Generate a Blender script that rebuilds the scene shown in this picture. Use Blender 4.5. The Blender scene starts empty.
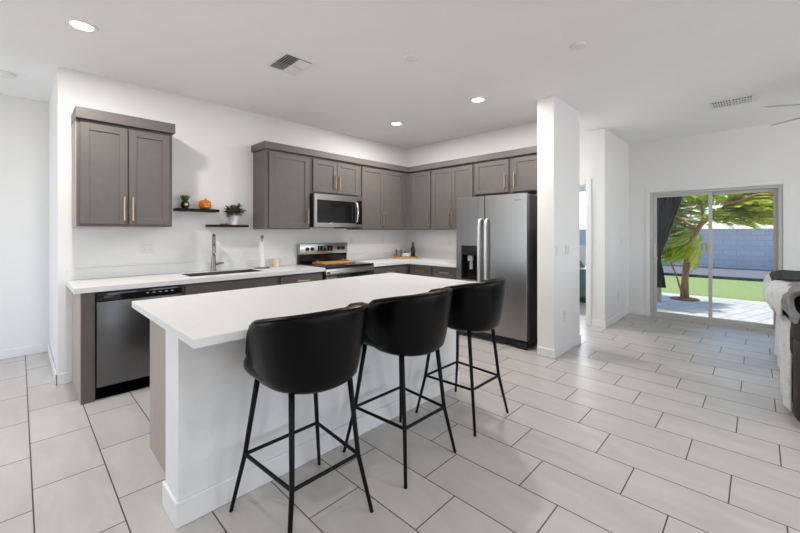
import bpy, bmesh, math, random
from mathutils import Vector, Matrix, noise
random.seed(7)
SC = bpy.context.scene
COL = SC.collection
PI = math.pi
R = math.radians

# ------------------------------------------------------------------ camera, world, sun, window light, exposure
F_PX = 369.3
YAW = math.atan(358 / 369.3)                 # view direction, from +X towards +Y
cam_d = bpy.data.cameras.new('camera')
cam_d.sensor_fit = 'HORIZONTAL'; cam_d.sensor_width = 36.0
cam_d.lens = 36.0 * F_PX / 800.0
cam_d.shift_y = -(266.5 - 232.0) / 800.0
cam_d.clip_start = 0.05; cam_d.clip_end = 300
cam = bpy.data.objects.new('camera', cam_d); COL.objects.link(cam)
cam.location = (0, 0, 1.3165)
cam.rotation_euler = (PI / 2, 0, YAW - PI / 2)
SC.camera = cam

SC.view_settings.view_transform = 'Standard'
SC.view_settings.look = 'None'
SC.view_settings.gamma = 1
SC.view_settings.use_curve_mapping = False
SC.view_settings.exposure = 0.2

world = bpy.data.worlds.new('world'); SC.world = world; world.use_nodes = True
wn = world.node_tree; wn.nodes.clear()
wo = wn.nodes.new('ShaderNodeOutputWorld'); wb = wn.nodes.new('ShaderNodeBackground')
sky = wn.nodes.new('ShaderNodeTexSky'); sky.sky_type = 'NISHITA'; sky.sun_disc = False
sky.sun_elevation = R(52); sky.sun_rotation = R(25); sky.air_density = 1.0; sky.dust_density = 0.4; sky.ozone_density = 1.5
tint = wn.nodes.new('ShaderNodeMix'); tint.data_type = 'RGBA'; tint.blend_type = 'MULTIPLY'; tint.inputs[0].default_value = 1
tint.inputs[7].default_value = (0.86, 0.96, 1.16, 1)
wn.links.new(sky.outputs[0], tint.inputs[6]); wn.links.new(tint.outputs[2], wb.inputs[0]); wn.links.new(wb.outputs[0], wo.inputs[0])
wb.inputs[1].default_value = 0.22

def lamp(name, kind, loc, energy, direction, color=(1, 1, 1), **kw):
    d = bpy.data.lights.new(name, kind); d.energy = energy; d.color = color
    for k, v in kw.items(): setattr(d, k, v)
    o = bpy.data.objects.new(name, d); COL.objects.link(o); o.location = loc
    o.rotation_euler = Vector(direction).to_track_quat('-Z', 'Y').to_euler()
    return o
lamp('sun', 'SUN', (8, 6, 12), 4.4, (-0.30, 0.70, -0.68), (1, 0.95, 0.87), angle=R(0.6))
# area lamps added in unseen openings behind the camera, tilted up to brighten the ceiling
lamp('opening_fill_right', 'AREA', (4.7, -4.26, 1.5), 55, (0, 1, 0.3), (1, 0.99, 0.98), shape='RECTANGLE', size=3.2, size_y=1.9)
lamp('opening_fill_middle', 'AREA', (0.5, -4.26, 1.5), 25, (0, 1, 0.3), (1, 0.99, 0.98), shape='RECTANGLE', size=2.6, size_y=1.9)
lamp('hall_fill', 'AREA', (5.15, 3.2, 2.735), 36, (0, 0, -1), (1, 0.985, 0.96), shape='DISK', size=0.16)  # fill added in the unseen part of the hall, no fixture
lamp('opening_fill_left', 'AREA', (-3.16, 3.9, 1.5), 34, (1, -0.05, 0.3), (1, 0.995, 0.985), shape='RECTANGLE', size=2.6, size_y=1.9)
# fill lamps added under the ceiling behind and beside the camera, without fixtures
for px, py in ((0.3, 0.6), (-1.6, 1.8), (-1.4, -0.8), (0.6, -2.2), (2.6, -0.6), (2.8, -2.6)):
    lamp('living_room_fill', 'AREA', (px, py, 2.735), 8.0, (0, 0, -1), (1, 0.985, 0.96), shape='DISK', size=0.16)
lamp('window_daylight_bedroom', 'AREA', (8.42, 2.9, 1.6), 25, (-1, 0, 0), (0.95, 0.98, 1), shape='RECTANGLE', size=1.0, size_y=1.2)

# ------------------------------------------------------------------ materials
def mat(name, color=(0.8, 0.8, 0.8), rough=0.5, metal=0.0, spec=0.5, nscale=0, nvar=0.0, bump=0.0, bscale=60, stretch=None):
    m = bpy.data.materials.new(name); m.use_nodes = True
    nt = m.node_tree; b = nt.nodes['Principled BSDF']
    b.inputs['Base Color'].default_value = (*color, 1)
    b.inputs['Roughness'].default_value = rough
    b.inputs['Metallic'].default_value = metal
    b.inputs['Specular IOR Level'].default_value = spec
    if nvar or bump:
        tc = nt.nodes.new('ShaderNodeTexCoord')
        mp = nt.nodes.new('ShaderNodeMapping')
        nt.links.new(tc.outputs['Object'], mp.inputs[0])
        if stretch: mp.inputs['Scale'].default_value = stretch
    if nvar:
        n = nt.nodes.new('ShaderNodeTexNoise'); n.inputs['Scale'].default_value = nscale or 8; n.inputs['Detail'].default_value = 5
        nt.links.new(mp.outputs[0], n.inputs[0])
        cr = nt.nodes.new('ShaderNodeValToRGB')
        lo = tuple(max(0, c * (1 - nvar)) for c in color); hi = tuple(min(1, c * (1 + nvar)) for c in color)
        cr.color_ramp.elements[0].position = 0.3; cr.color_ramp.elements[1].position = 0.7
        cr.color_ramp.elements[0].color = (*lo, 1); cr.color_ramp.elements[1].color = (*hi, 1)
        nt.links.new(n.outputs[0], cr.inputs[0]); nt.links.new(cr.outputs[0], b.inputs['Base Color'])
    if bump:
        n2 = nt.nodes.new('ShaderNodeTexNoise'); n2.inputs['Scale'].default_value = bscale; n2.inputs['Detail'].default_value = 3
        nt.links.new(mp.outputs[0], n2.inputs[0])
        bp = nt.nodes.new('ShaderNodeBump'); bp.inputs['Strength'].default_value = bump; bp.inputs['Distance'].default_value = 0.01
        nt.links.new(n2.outputs[0], bp.inputs['Height']); nt.links.new(bp.outputs[0], b.inputs['Normal'])
    return m

M = {}
M['wall'] = mat('white wall paint', (0.85, 0.85, 0.85), 0.7, nvar=0.01, nscale=3, bump=0.05, bscale=90)
M['ceiling'] = mat('white ceiling paint', (0.92, 0.92, 0.92), 0.8, nvar=0.01, nscale=3, bump=0.05, bscale=90)
M['trim'] = mat('white semi gloss trim', (0.86, 0.86, 0.86), 0.4, nvar=0.01)
M['cab'] = mat('grey cabinet paint', (0.125, 0.112, 0.107), 0.42, nvar=0.05, nscale=14, bump=0.03, bscale=120)
M['cab_side_lit'] = mat('grey cabinet side with light painted in', (0.42, 0.36, 0.315), 0.5, nvar=0.06, nscale=6, stretch=(6, 6, 0.6))  # cabinet grey lightened to hold the light falling on the sides
M['cab_dark'] = mat('dark toe kick', (0.03, 0.03, 0.03), 0.6, nvar=0.1)
M['brass'] = mat('brushed brass', (0.52, 0.39, 0.26), 0.4, 0.85, nvar=0.05, nscale=40)
M['steel'] = mat('brushed stainless steel', (0.36, 0.36, 0.365), 0.32, 0.95, nvar=0.025, nscale=90, stretch=(1, 1, 0.01))
M['steel_dark'] = mat('darker brushed stainless steel', (0.15, 0.15, 0.153), 0.3, 0.95, nvar=0.03, nscale=90, stretch=(1, 1, 0.01))  # island cabinets' dark reflection on the dishwasher put into the colour
M['steel_h'] = mat('stainless steel trim', (0.45, 0.445, 0.44), 0.28, 0.95, nvar=0.05, nscale=30, stretch=(0.03, 1, 1))
M['chrome'] = mat('polished chrome', (0.75, 0.75, 0.76), 0.12, 1.0, nvar=0.02)
M['nickel'] = mat('satin nickel', (0.27, 0.26, 0.25), 0.32, 1.0, nvar=0.03)
M['black_gloss'] = mat('black glass', (0.008, 0.008, 0.009), 0.08, nvar=0.05)
M['black_plastic'] = mat('black plastic', (0.014, 0.014, 0.015), 0.4, nvar=0.1)
M['handle_steel'] = mat('pale satin steel handle', (0.78, 0.78, 0.78), 0.4, 0.8, nvar=0.03)
M['fridge_side'] = mat('dark grey appliance side', (0.06, 0.06, 0.062), 0.45, nvar=0.05)
M['black_metal'] = mat('black powder coated steel', (0.003, 0.003, 0.003), 0.45, spec=0.2, nvar=0.1, nscale=60)
M['leather'] = mat('black leather', (0.0012, 0.0011, 0.0011), 0.24, spec=0.16, nvar=0.15, nscale=20, bump=0.12, bscale=260)
M['plastic_white'] = mat('white plastic', (0.80, 0.80, 0.79), 0.4, nvar=0.01)
M['plastic_grey'] = mat('grey plastic slot', (0.45, 0.45, 0.45), 0.5, nvar=0.03)  # plain grey for outlet slots, buttons and the dispenser paddle
M['vent_dark'] = mat('dark duct', (0.12, 0.12, 0.12), 0.8, nvar=0.1)
M['wood'] = mat('warm oak wood', (0.50, 0.25, 0.085), 0.5, nvar=0.25, nscale=7, stretch=(1.5, 14, 14))
M['wood_dark'] = mat('espresso wood', (0.010, 0.008, 0.007), 0.6, spec=0.2, nvar=0.2, nscale=10, stretch=(1, 12, 12))
M['pumpkin'] = mat('glazed orange', (0.62, 0.16, 0.012), 0.3, nvar=0.15, nscale=12)
M['pumpkin_face'] = mat('yellow cut out face', (0.85, 0.55, 0.12), 0.5, nvar=0.05)
M['pot_brown'] = mat('dark brown ceramic', (0.045, 0.022, 0.014), 0.35, nvar=0.2, nscale=20)
M['cream'] = mat('cream ceramic', (0.75, 0.68, 0.58), 0.5, nvar=0.03)
M['white_ceramic'] = mat('white ceramic', (0.80, 0.80, 0.80), 0.25, nvar=0.02)
M['leaf_dark'] = mat('dark house plant leaf', (0.065, 0.068, 0.036), 0.45, nvar=0.5, nscale=25)
M['leaf_green'] = mat('succulent leaf', (0.10, 0.16, 0.06), 0.5, nvar=0.3, nscale=30)
M['soil'] = mat('soil', (0.05, 0.03, 0.02), 0.9, nvar=0.3)
M['paper'] = mat('white paper', (0.85, 0.85, 0.84), 0.9, nvar=0.02, nscale=60, bump=0.2, bscale=90)
M['wax'] = mat('candle in blush glass', (0.74, 0.62, 0.53), 0.3, nvar=0.05)
M['clay'] = mat('terracotta', (0.45, 0.25, 0.17), 0.7, nvar=0.1)
M['bottle'] = mat('dark bottle glass', (0.012, 0.010, 0.009), 0.12, nvar=0.1)
M['sofa'] = mat('brown suede upholstery', (0.040, 0.030, 0.026), 0.75, nvar=0.25, nscale=9, bump=0.15, bscale=180)
M['throw_white'] = mat('white fleece', (0.66, 0.66, 0.67), 0.95, nvar=0.12, nscale=18, bump=0.6, bscale=70)
M['throw_grey'] = mat('grey fleece', (0.23, 0.23, 0.225), 0.95, nvar=0.2, nscale=22, bump=0.7, bscale=70)
M['throw_black'] = mat('charcoal fleece', (0.035, 0.037, 0.040), 0.95, nvar=0.2, nscale=22, bump=0.5, bscale=70)
M['door_alu'] = mat('almond aluminium frame', (0.56, 0.56, 0.53), 0.45, 0.0, nvar=0.03)
M['curtain'] = mat('navy black outdoor curtain', (0.012, 0.014, 0.022), 0.8, nvar=0.2, nscale=20, bump=0.2, bscale=200)
M['bark'] = mat('brown bark', (0.38, 0.20, 0.10), 0.9, nvar=0.4, nscale=14, bump=0.6, bscale=30, stretch=(1, 1, 0.3))
M['stucco'] = mat('beige stucco', (0.52, 0.40, 0.28), 0.9, nvar=0.06, bump=0.3, bscale=120)
M['teal'] = mat('teal painted wood', (0.10, 0.19, 0.20), 0.5, nvar=0.08)
M['fan_white'] = mat('pale grey fan blade', (0.40, 0.40, 0.40), 0.5, nvar=0.04)
M['quartz_gravel'] = mat('pale gravel', (0.21, 0.195, 0.195), 0.95, nvar=0.35, nscale=40, bump=0.7, bscale=50)
M['curb'] = mat('pale concrete', (0.72, 0.70, 0.67), 0.9, nvar=0.12, nscale=7, bump=0.2, bscale=60)
M['edging'] = mat('dark green edging', (0.03, 0.06, 0.035), 0.8, nvar=0.2)  # low lawn border, its dark colour takes in the curb's shadow
M['soil_out'] = mat('reddish planting soil', (0.24, 0.12, 0.07), 0.95, nvar=0.3, nscale=20)

def emat(name, col, s):
    m = bpy.data.materials.new(name); m.use_nodes = True
    nt = m.node_tree; nt.nodes.remove(nt.nodes['Principled BSDF'])
    e = nt.nodes.new('ShaderNodeEmission'); e.inputs[0].default_value = (*col, 1); e.inputs[1].default_value = s
    nt.links.new(e.outputs[0], nt.nodes['Material Output'].inputs[0]); return m
M['lens'] = emat('lit downlight lens', (1, 0.93, 0.83), 9)
M['display'] = emat('clock display', (0.25, 0.5, 0.8), 0.35)

def glass_mat(name, tint=(1, 1, 1), refl=1.0):
    m = bpy.data.materials.new(name); m.use_nodes = True
    nt = m.node_tree; nt.nodes.remove(nt.nodes['Principled BSDF'])
    t = nt.nodes.new('ShaderNodeBsdfTransparent'); t.inputs[0].default_value = (*tint, 1)
    g = nt.nodes.new('ShaderNodeBsdfGlossy'); g.inputs['Roughness'].default_value = 0.02
    fr = nt.nodes.new('ShaderNodeFresnel'); fr.inputs[0].default_value = 1.45
    mx = nt.nodes.new('ShaderNodeMixShader')
    nt.links.new(fr.outputs[0], mx.inputs[0]); nt.links.new(t.outputs[0], mx.inputs[1]); nt.links.new(g.outputs[0], mx.inputs[2])
    nt.links.new(mx.outputs[0], nt.nodes['Material Output'].inputs[0]); return m
M['glass'] = glass_mat('window glass', (0.97, 0.98, 0.98))
M['jar_glass'] = glass_mat('jar glass', (0.9, 0.9, 0.9))

def math_node(nt, op, a, b=None, c=None):
    n = nt.nodes.new('ShaderNodeMath'); n.operation = op
    for i, v in enumerate((a, b, c)):
        if v is None: continue
        if isinstance(v, (int, float)): n.inputs[i].default_value = v
        else: nt.links.new(v, n.inputs[i])
    return n.outputs[0]

def tile_mat():
    m = bpy.data.materials.new('pale stone look floor tile'); m.use_nodes = True
    nt = m.node_tree; b = nt.nodes['Principled BSDF']
    tc = nt.nodes.new('ShaderNodeTexCoord'); sp = nt.nodes.new('ShaderNodeSeparateXYZ')
    nt.links.new(tc.outputs['Object'], sp.inputs[0])
    W, L = 0.2932, 0.590
    u = math_node(nt, 'DIVIDE', math_node(nt, 'SUBTRACT', sp.outputs[0], 1.513), W)
    row = math_node(nt, 'FLOOR', u)
    v = math_node(nt, 'DIVIDE', math_node(nt, 'SUBTRACT', sp.outputs[1], math_node(nt, 'MULTIPLY_ADD', row, L / 3, 0.103)), L)
    colm = math_node(nt, 'FLOOR', v)
    fu = math_node(nt, 'SUBTRACT', u, row); fv = math_node(nt, 'SUBTRACT', v, colm)
    du = math_node(nt, 'MULTIPLY', math_node(nt, 'MINIMUM', fu, math_node(nt, 'SUBTRACT', 1.0, fu)), W)
    dv = math_node(nt, 'MULTIPLY', math_node(nt, 'MINIMUM', fv, math_node(nt, 'SUBTRACT', 1.0, fv)), L)
    d = math_node(nt, 'MINIMUM', du, dv)
    grout = math_node(nt, 'LESS_THAN', d, 0.0029)
    # per tile tone + faint veining
    cx = nt.nodes.new('ShaderNodeCombineXYZ'); nt.links.new(row, cx.inputs[0]); nt.links.new(colm, cx.inputs[1])
    wnz = nt.nodes.new('ShaderNodeTexWhiteNoise'); wnz.noise_dimensions = '3D'; nt.links.new(cx.outputs[0], wnz.inputs[0])
    mp = nt.nodes.new('ShaderNodeMapping'); mp.inputs['Scale'].default_value = (9, 2.5, 1)
    ad = nt.nodes.new('ShaderNodeVectorMath'); ad.operation = 'MULTIPLY_ADD'
    nt.links.new(wnz.outputs['Color'], ad.inputs[0]); ad.inputs[1].default_value = (5, 5, 5); nt.links.new(tc.outputs['Object'], ad.inputs[2])
    nt.links.new(ad.outputs[0], mp.inputs[0])
    nz = nt.nodes.new('ShaderNodeTexNoise'); nz.inputs['Scale'].default_value = 1.0; nz.inputs['Detail'].default_value = 6; nz.inputs['Distortion'].default_value = 0.6
    nt.links.new(mp.outputs[0], nz.inputs[0])
    cr = nt.nodes.new('ShaderNodeValToRGB')
    cr.color_ramp.elements[0].position = 0.3; cr.color_ramp.elements[0].color = (0.515, 0.492, 0.474, 1)
    cr.color_ramp.elements[1].position = 0.7; cr.color_ramp.elements[1].color = (0.590, 0.570, 0.552, 1)
    nt.links.new(nz.outputs[0], cr.inputs[0])
    br = nt.nodes.new('ShaderNodeMix'); br.data_type = 'RGBA'; br.blend_type = 'MULTIPLY'; br.inputs[0].default_value = 1
    tone = math_node(nt, 'MULTIPLY_ADD', wnz.outputs['Value'], 0.07, 0.95)
    cc = nt.nodes.new('ShaderNodeCombineColor')
    for i in range(3): nt.links.new(tone, cc.inputs[i])
    nt.links.new(cr.outputs[0], br.inputs[6]); nt.links.new(cc.outputs[0], br.inputs[7])
    mx = nt.nodes.new('ShaderNodeMix'); mx.data_type = 'RGBA'
    nt.links.new(grout, mx.inputs[0]); nt.links.new(br.outputs[2], mx.inputs[6]); mx.inputs[7].default_value = (0.085, 0.064, 0.047, 1)
    nt.links.new(mx.outputs[2], b.inputs['Base Color'])
    ro = math_node(nt, 'MULTIPLY_ADD', grout, 0.5, 0.34); nt.links.new(ro, b.inputs['Roughness'])
    bp = nt.nodes.new('ShaderNodeBump'); bp.inputs['Strength'].default_value = 0.4; bp.inputs['Distance'].default_value = 0.002
    nt.links.new(math_node(nt, 'SUBTRACT', 1.0, grout), bp.inputs['Height']); nt.links.new(bp.outputs[0], b.inputs['Normal'])
    return m
M['tile'] = tile_mat()

def quartz_mat():
    m = bpy.data.materials.new('white quartz'); m.use_nodes = True
    nt = m.node_tree; b = nt.nodes['Principled BSDF']
    tc = nt.nodes.new('ShaderNodeTexCoord')
    n = nt.nodes.new('ShaderNodeTexNoise'); n.inputs['Scale'].default_value = 1.6; n.inputs['Detail'].default_value = 8; n.inputs['Distortion'].default_value = 1.5
    nt.links.new(tc.outputs['Object'], n.inputs[0])
    cr = nt.nodes.new('ShaderNodeValToRGB'); e = cr.color_ramp.elements
    e[0].position = 0.46; e[0].color = (0.80, 0.80, 0.80, 1); e[1].position = 0.54; e[1].color = (0.80, 0.80, 0.80, 1)
    k = e.new(0.5); k.color = (0.785, 0.785, 0.785, 1)
    nt.links.new(n.outputs[0], cr.inputs[0]); nt.links.new(cr.outputs[0], b.inputs['Base Color'])
    b.inputs['Roughness'].default_value = 0.28
    return m
M['quartz'] = quartz_mat()

def brick_mat(name, c1, c2, mortar, bw, bh, ms, rot=None, offset=0.5, rough=0.9):
    m = bpy.data.materials.new(name); m.use_nodes = True
    nt = m.node_tree; b = nt.nodes['Principled BSDF']; b.inputs['Roughness'].default_value = rough
    tc = nt.nodes.new('ShaderNodeTexCoord'); mp = nt.nodes.new('ShaderNodeMapping')
    if rot and rot != 'yz': mp.inputs['Rotation'].default_value = rot
    if rot == 'yz':
        sp = nt.nodes.new('ShaderNodeSeparateXYZ'); cb = nt.nodes.new('ShaderNodeCombineXYZ')
        nt.links.new(tc.outputs['Object'], sp.inputs[0]); nt.links.new(sp.outputs[1], cb.inputs[0]); nt.links.new(sp.outputs[2], cb.inputs[1])
        nt.links.new(cb.outputs[0], mp.inputs[0])
    else:
        nt.links.new(tc.outputs['Object'], mp.inputs[0])
    br = nt.nodes.new('ShaderNodeTexBrick'); br.offset = offset
    br.inputs['Color1'].default_value = (*c1, 1); br.inputs['Color2'].default_value = (*c2, 1); br.inputs['Mortar'].default_value = (*mortar, 1)
    br.inputs['Scale'].default_value = 1; br.inputs['Mortar Size'].default_value = ms
    br.inputs['Brick Width'].default_value = bw; br.inputs['Row Height'].default_value = bh
    nt.links.new(mp.outputs[0], br.inputs[0]); nt.links.new(br.outputs[0], b.inputs['Base Color'])
    return m
M['block'] = brick_mat('grey concrete block', (0.58, 0.57, 0.545), (0.66, 0.645, 0.615), (0.49, 0.48, 0.465), 0.4, 0.2, 0.012, rot='yz')
M['paver'] = brick_mat('grey patio paver', (0.66, 0.67, 0.69), (0.76, 0.77, 0.79), (0.40, 0.41, 0.43), 0.3, 0.2, 0.008, rot=(0, 0, 0.3))

def grass_mat():
    m = mat('green lawn', (0.33, 0.42, 0.12), 0.9, nvar=0.35, nscale=30, bump=0.8, bscale=120)
    return m
M['grass'] = grass_mat()
def leaf_mat():
    m = bpy.data.materials.new('sunlit feathery leaf'); m.use_nodes = True
    nt = m.node_tree; nt.nodes.remove(nt.nodes['Principled BSDF'])
    tc = nt.nodes.new('ShaderNodeTexCoord'); n = nt.nodes.new('ShaderNodeTexNoise'); n.inputs['Scale'].default_value = 3.0
    nt.links.new(tc.outputs['Object'], n.inputs[0])
    cr = nt.nodes.new('ShaderNodeValToRGB'); e = cr.color_ramp.elements
    e[0].position = 0.35; e[0].color = (0.36, 0.52, 0.07, 1); e[1].position = 0.65; e[1].color = (0.80, 0.78, 0.14, 1)
    nt.links.new(n.outputs[0], cr.inputs[0])
    d = nt.nodes.new('ShaderNodeBsdfDiffuse'); t = nt.nodes.new('ShaderNodeBsdfTranslucent'); mx = nt.nodes.new('ShaderNodeMixShader')
    mx.inputs[0].default_value = 0.68
    nt.links.new(cr.outputs[0], d.inputs[0]); nt.links.new(cr.outputs[0], t.inputs[0])
    nt.links.new(d.outputs[0], mx.inputs[1]); nt.links.new(t.outputs[0], mx.inputs[2])
    nt.links.new(mx.outputs[0], nt.nodes['Material Output'].inputs[0]); return m
M['leaf'] = leaf_mat()

# ------------------------------------------------------------------ mesh helpers
def BM(): return bmesh.new()
def box(bm, x0, x1, y0, y1, z0, z1, bev=0.0, seg=2):
    t = bmesh.new()
    bmesh.ops.create_cube(t, size=1)
    for v in t.verts:
        v.co = Vector(((x0 + x1) / 2 + v.co.x * (x1 - x0), (y0 + y1) / 2 + v.co.y * (y1 - y0), (z0 + z1) / 2 + v.co.z * (z1 - z0)))
    if bev: bmesh.ops.bevel(t, geom=list(t.edges), offset=bev, segments=seg, affect='EDGES', profile=0.5)
    merge(bm, t); return bm
def merge(bm, t, mtx=None):
    if mtx is not None: bmesh.ops.transform(t, matrix=mtx, verts=t.verts)
    me = bpy.data.meshes.new('tmp'); t.to_mesh(me); t.free(); bm.from_mesh(me); bpy.data.meshes.remove(me)
def cyl(bm, p0, p1, r0, r1=None, seg=20):
    p0, p1 = Vector(p0), Vector(p1); r1 = r0 if r1 is None else r1
    t = bmesh.new(); L = (p1 - p0).length
    bmesh.ops.create_cone(t, cap_ends=True, segments=seg, radius1=r0, radius2=r1, depth=L)
    q = (p1 - p0).to_track_quat('Z', 'Y').to_matrix().to_4x4()
    merge(bm, t, Matrix.Translation((p0 + p1) / 2) @ q); return bm
def tube(bm, pts, rad, seg=12, cap=True):
    pts = [Vector(p) for p in pts]; n = len(pts)
    rads = rad if isinstance(rad, (list, tuple)) else [rad] * n
    rings = []; up = None
    for i, p in enumerate(pts):
        d = (pts[min(i + 1, n - 1)] - pts[max(i - 1, 0)]).normalized()
        if up is None: up = d.orthogonal().normalized()
        a = (up - d * up.dot(d)); a = a.normalized() if a.length > 1e-6 else d.orthogonal().normalized()
        up = a; b2 = d.cross(a)
        rings.append([bm.verts.new(p + (a * math.cos(2 * PI * k / seg) + b2 * math.sin(2 * PI * k / seg)) * rads[i]) for k in range(seg)])
    for i in range(n - 1):
        for k in range(seg):
            bm.faces.new((rings[i][k], rings[i][(k + 1) % seg], rings[i + 1][(k + 1) % seg], rings[i + 1][k]))
    if cap: bm.faces.new(rings[0][::-1]); bm.faces.new(rings[-1])
    return bm
def lathe(bm, prof, c=(0, 0, 0), seg=28, lobes=0, lob=0.0):
    c = Vector(c); rings = []
    for r, z in prof:
        if r < 1e-5: rings.append([bm.verts.new(c + Vector((0, 0, z)))])
        else:
            rings.append([bm.verts.new(c + Vector((r * math.cos(2 * PI * k / seg) * (1 + lob * abs(math.cos(lobes * PI * k / seg)) if lobes else 1),
                                                   r * math.sin(2 * PI * k / seg) * (1 + lob * abs(math.cos(lobes * PI * k / seg)) if lobes else 1), z))) for k in range(seg)])
    for a, b in zip(rings, rings[1:]):
        for k in range(seg):
            k2 = (k + 1) % seg
            if len(a) == 1 and len(b) == 1: continue
            if len(a) == 1: bm.faces.new((a[0], b[k2], b[k]))
            elif len(b) == 1: bm.faces.new((a[k], a[k2], b[0]))
            else: bm.faces.new((a[k], a[k2], b[k2], b[k]))
    return bm
def grid(bm, fn, nu, nv):
    vs = [[bm.verts.new(fn(i / nu, j / nv)) for j in range(nv + 1)] for i in range(nu + 1)]
    for i in range(nu):
        for j in range(nv):
            bm.faces.new((vs[i][j], vs[i + 1][j], vs[i + 1][j + 1], vs[i][j + 1]))
    return bm
def obj(name, bm, m, parent=None, smooth=False, solid=0, sub=0, offset=-1):
    bmesh.ops.recalc_face_normals(bm, faces=bm.faces)
    me = bpy.data.meshes.new(name); bm.to_mesh(me); bm.free()
    o = bpy.data.objects.new(name, me); COL.objects.link(o)
    me.materials.append(M[m] if isinstance(m, str) else m)
    if smooth:
        for p in me.polygons: p.use_smooth = True
        if smooth == 'auto':
            me.set_sharp_from_angle(angle=R(35))
    if solid:
        s = o.modifiers.new('solid', 'SOLIDIFY'); s.thickness = solid; s.offset = offset
    if sub:
        s = o.modifiers.new('sub', 'SUBSURF'); s.levels = sub; s.render_levels = sub
    if parent: o.parent = parent
    return o
def tag(o, label, cat, group=None, kind=None):
    o['label'] = label; o['category'] = cat
    if group: o['group'] = group
    if kind: o['kind'] = kind
    return o
def thing(name, label, cat, loc=(0, 0, 0), rotz=0, group=None):
    o = bpy.data.objects.new(name, None); COL.objects.link(o); o.empty_display_size = 0.1
    o.location = loc; o.rotation_euler = (0, 0, rotz)
    return tag(o, label, cat, group)
def struct(name, bm, m, parent=None, smooth=False):
    o = obj(name, bm, m, parent, smooth)
    if not parent: o['kind'] = 'structure'
    return o
def dup(root, loc, rotz=0, label=None):
    r = root.copy(); COL.objects.link(r); r.location = loc; r.rotation_euler = (0, 0, rotz)
    if label: r['label'] = label
    for ch in list(root.children):
        c = ch.copy(); COL.objects.link(c); c.parent = r
        for g in ch.children:
            d = g.copy(); COL.objects.link(d); d.parent = c
    return r
def B1(*a, **k): return box(BM(), *a, **k)

# ------------------------------------------------------------------ the room
CH = 2.743
YS = 4.326      # kitchen wall behind the sink
XF = 4.640      # wall behind the fridge
XD = 6.900      # wall with the sliding door
b = BM(); box(b, -3.3, 7.0, -4.4, 5.74, -0.06, 0); struct('floor', b, 'tile')
struct('floor_bedroom', B1(7.0, 8.6, 1.63, 5.74, -0.06, 0), 'tile')
struct('ceiling', B1(-3.3, 8.6, -4.4, 5.74, CH, CH + 0.12), 'ceiling')
struct('wall_left', B1(-3.3, 0.232, 5.616, 5.74, 0, CH), 'wall')
struct('wall_kitchen', B1(0.232, 4.70, YS, 5.74, 0, CH), 'wall')
struct('wall_fridge', B1(XF, 4.70, 1.7005, YS, 0, CH), 'wall')
struct('wall_pillar', B1(3.87, 4.645, 1.525, 1.70, 0, CH), 'wall')
XH = 5.60
b = BM(); box(b, XH, XH + 0.12, 1.51, 1.745, 0, CH); box(b, XH, XH + 0.12, 2.68, 5.62, 0, CH); box(b, XH, XH + 0.12, 1.745, 2.68, 2.0, CH)
struct('wall_hall', b, 'wall')
struct('wall_hall_end', B1(4.70, 8.6, 5.62, 5.74, 0, CH), 'wall')
struct('wall_corner', B1(XH + 0.12, 8.6, 1.51, 1.63, 0, CH), 'wall')
b = BM(); box(b, 8.5, 8.6, 1.63, 2.35, 0, CH); box(b, 8.5, 8.6, 3.45, 5.62, 0, CH); box(b, 8.5, 8.6, 2.35, 3.45, 0, 0.97); box(b, 8.5, 8.6, 2.35, 3.45, 2.25, CH)
struct('wall_bedroom', b, 'wall')
DY0, DY1, DZ = -0.231, 1.218, 1.935
b = BM(); box(b, XD, XD + 0.14, DY1, 1.51, 0, CH); box(b, XD, XD + 0.14, -4.3, DY0, 0, CH); box(b, XD, XD + 0.14, DY0, DY1, DZ, CH)
struct('wall_far', b, 'wall')
b = BM()                                              # wall with two window openings, out of the picture
box(b, -3.3, 7.04, -4.42, -4.3, 0, 0.55); box(b, -3.3, 7.04, -4.42, -4.3, 2.45, CH)
for x0, x1 in ((-3.3, -0.8), (1.8, 3.1), (6.3, 7.04)): box(b, x0, x1, -4.42, -4.3, 0.55, 2.45)
struct('wall_right', b, 'wall')
b = BM()
box(b, -3.32, -3.2, -4.3, 5.616, 0, 0.55); box(b, -3.32, -3.2, -4.3, 5.616, 2.45, CH)
box(b, -3.32, -3.2, -4.3, 2.6, 0.55, 2.45); box(b, -3.32, -3.2, 5.2, 5.616, 0.55, 2.45)
struct('wall_behind', b, 'wall')

BH = 0.095; BT = 0.014
def base(name, *segs):
    b = BM()
    for s in segs: box(b, s[0], s[1], s[2], s[3], 0, BH, 0.004, 1)
    struct(name, b, 'trim')
base('baseboard_left', (-3.2, 0.231, 5.602, 5.615), (0.218, 0.231, 4.312, 5.602), (0.218, 0.325, 4.312, 4.325))
base('baseboard_pillar', (3.856, 3.869, 1.511, 1.699), (3.869, 4.659, 1.511, 1.524), (4.646, 4.659, 1.525, 1.70))
base('baseboard_hall', (5.586, 5.599, 1.496, 1.679), (5.599, XD, 1.496, 1.509))
base('baseboard_far', (6.886, 6.899, 1.28, 1.496), (6.886, 6.899, -4.3, -0.29))
# hall door opening casing
b = BM()
box(b, XH - 0.016, XH - 0.001, 1.68, 1.75, 0, 2.07, 0.004, 1); box(b, XH - 0.016, XH - 0.001, 2.675, 2.765, 0, 2.07, 0.004, 1)
box(b, XH - 0.016, XH - 0.001, 1.75, 2.675, 1.985, 2.07, 0.004, 1)
struct('trim_1', b, 'trim')
# sliding door casing
b = BM()
box(b, XD - 0.012, XD - 0.001, DY0 - 0.06, DY0 - 0.002, 0, DZ + 0.055, 0.003, 1)
box(b, XD - 0.012, XD - 0.001, DY1 + 0.002, DY1 + 0.055, 0, DZ + 0.055, 0.003, 1)
box(b, XD - 0.012, XD - 0.001, DY0 - 0.002, DY1 + 0.002, DZ + 0.002, DZ + 0.055, 0.003, 1)
struct('trim_2', b, 'trim')

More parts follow.
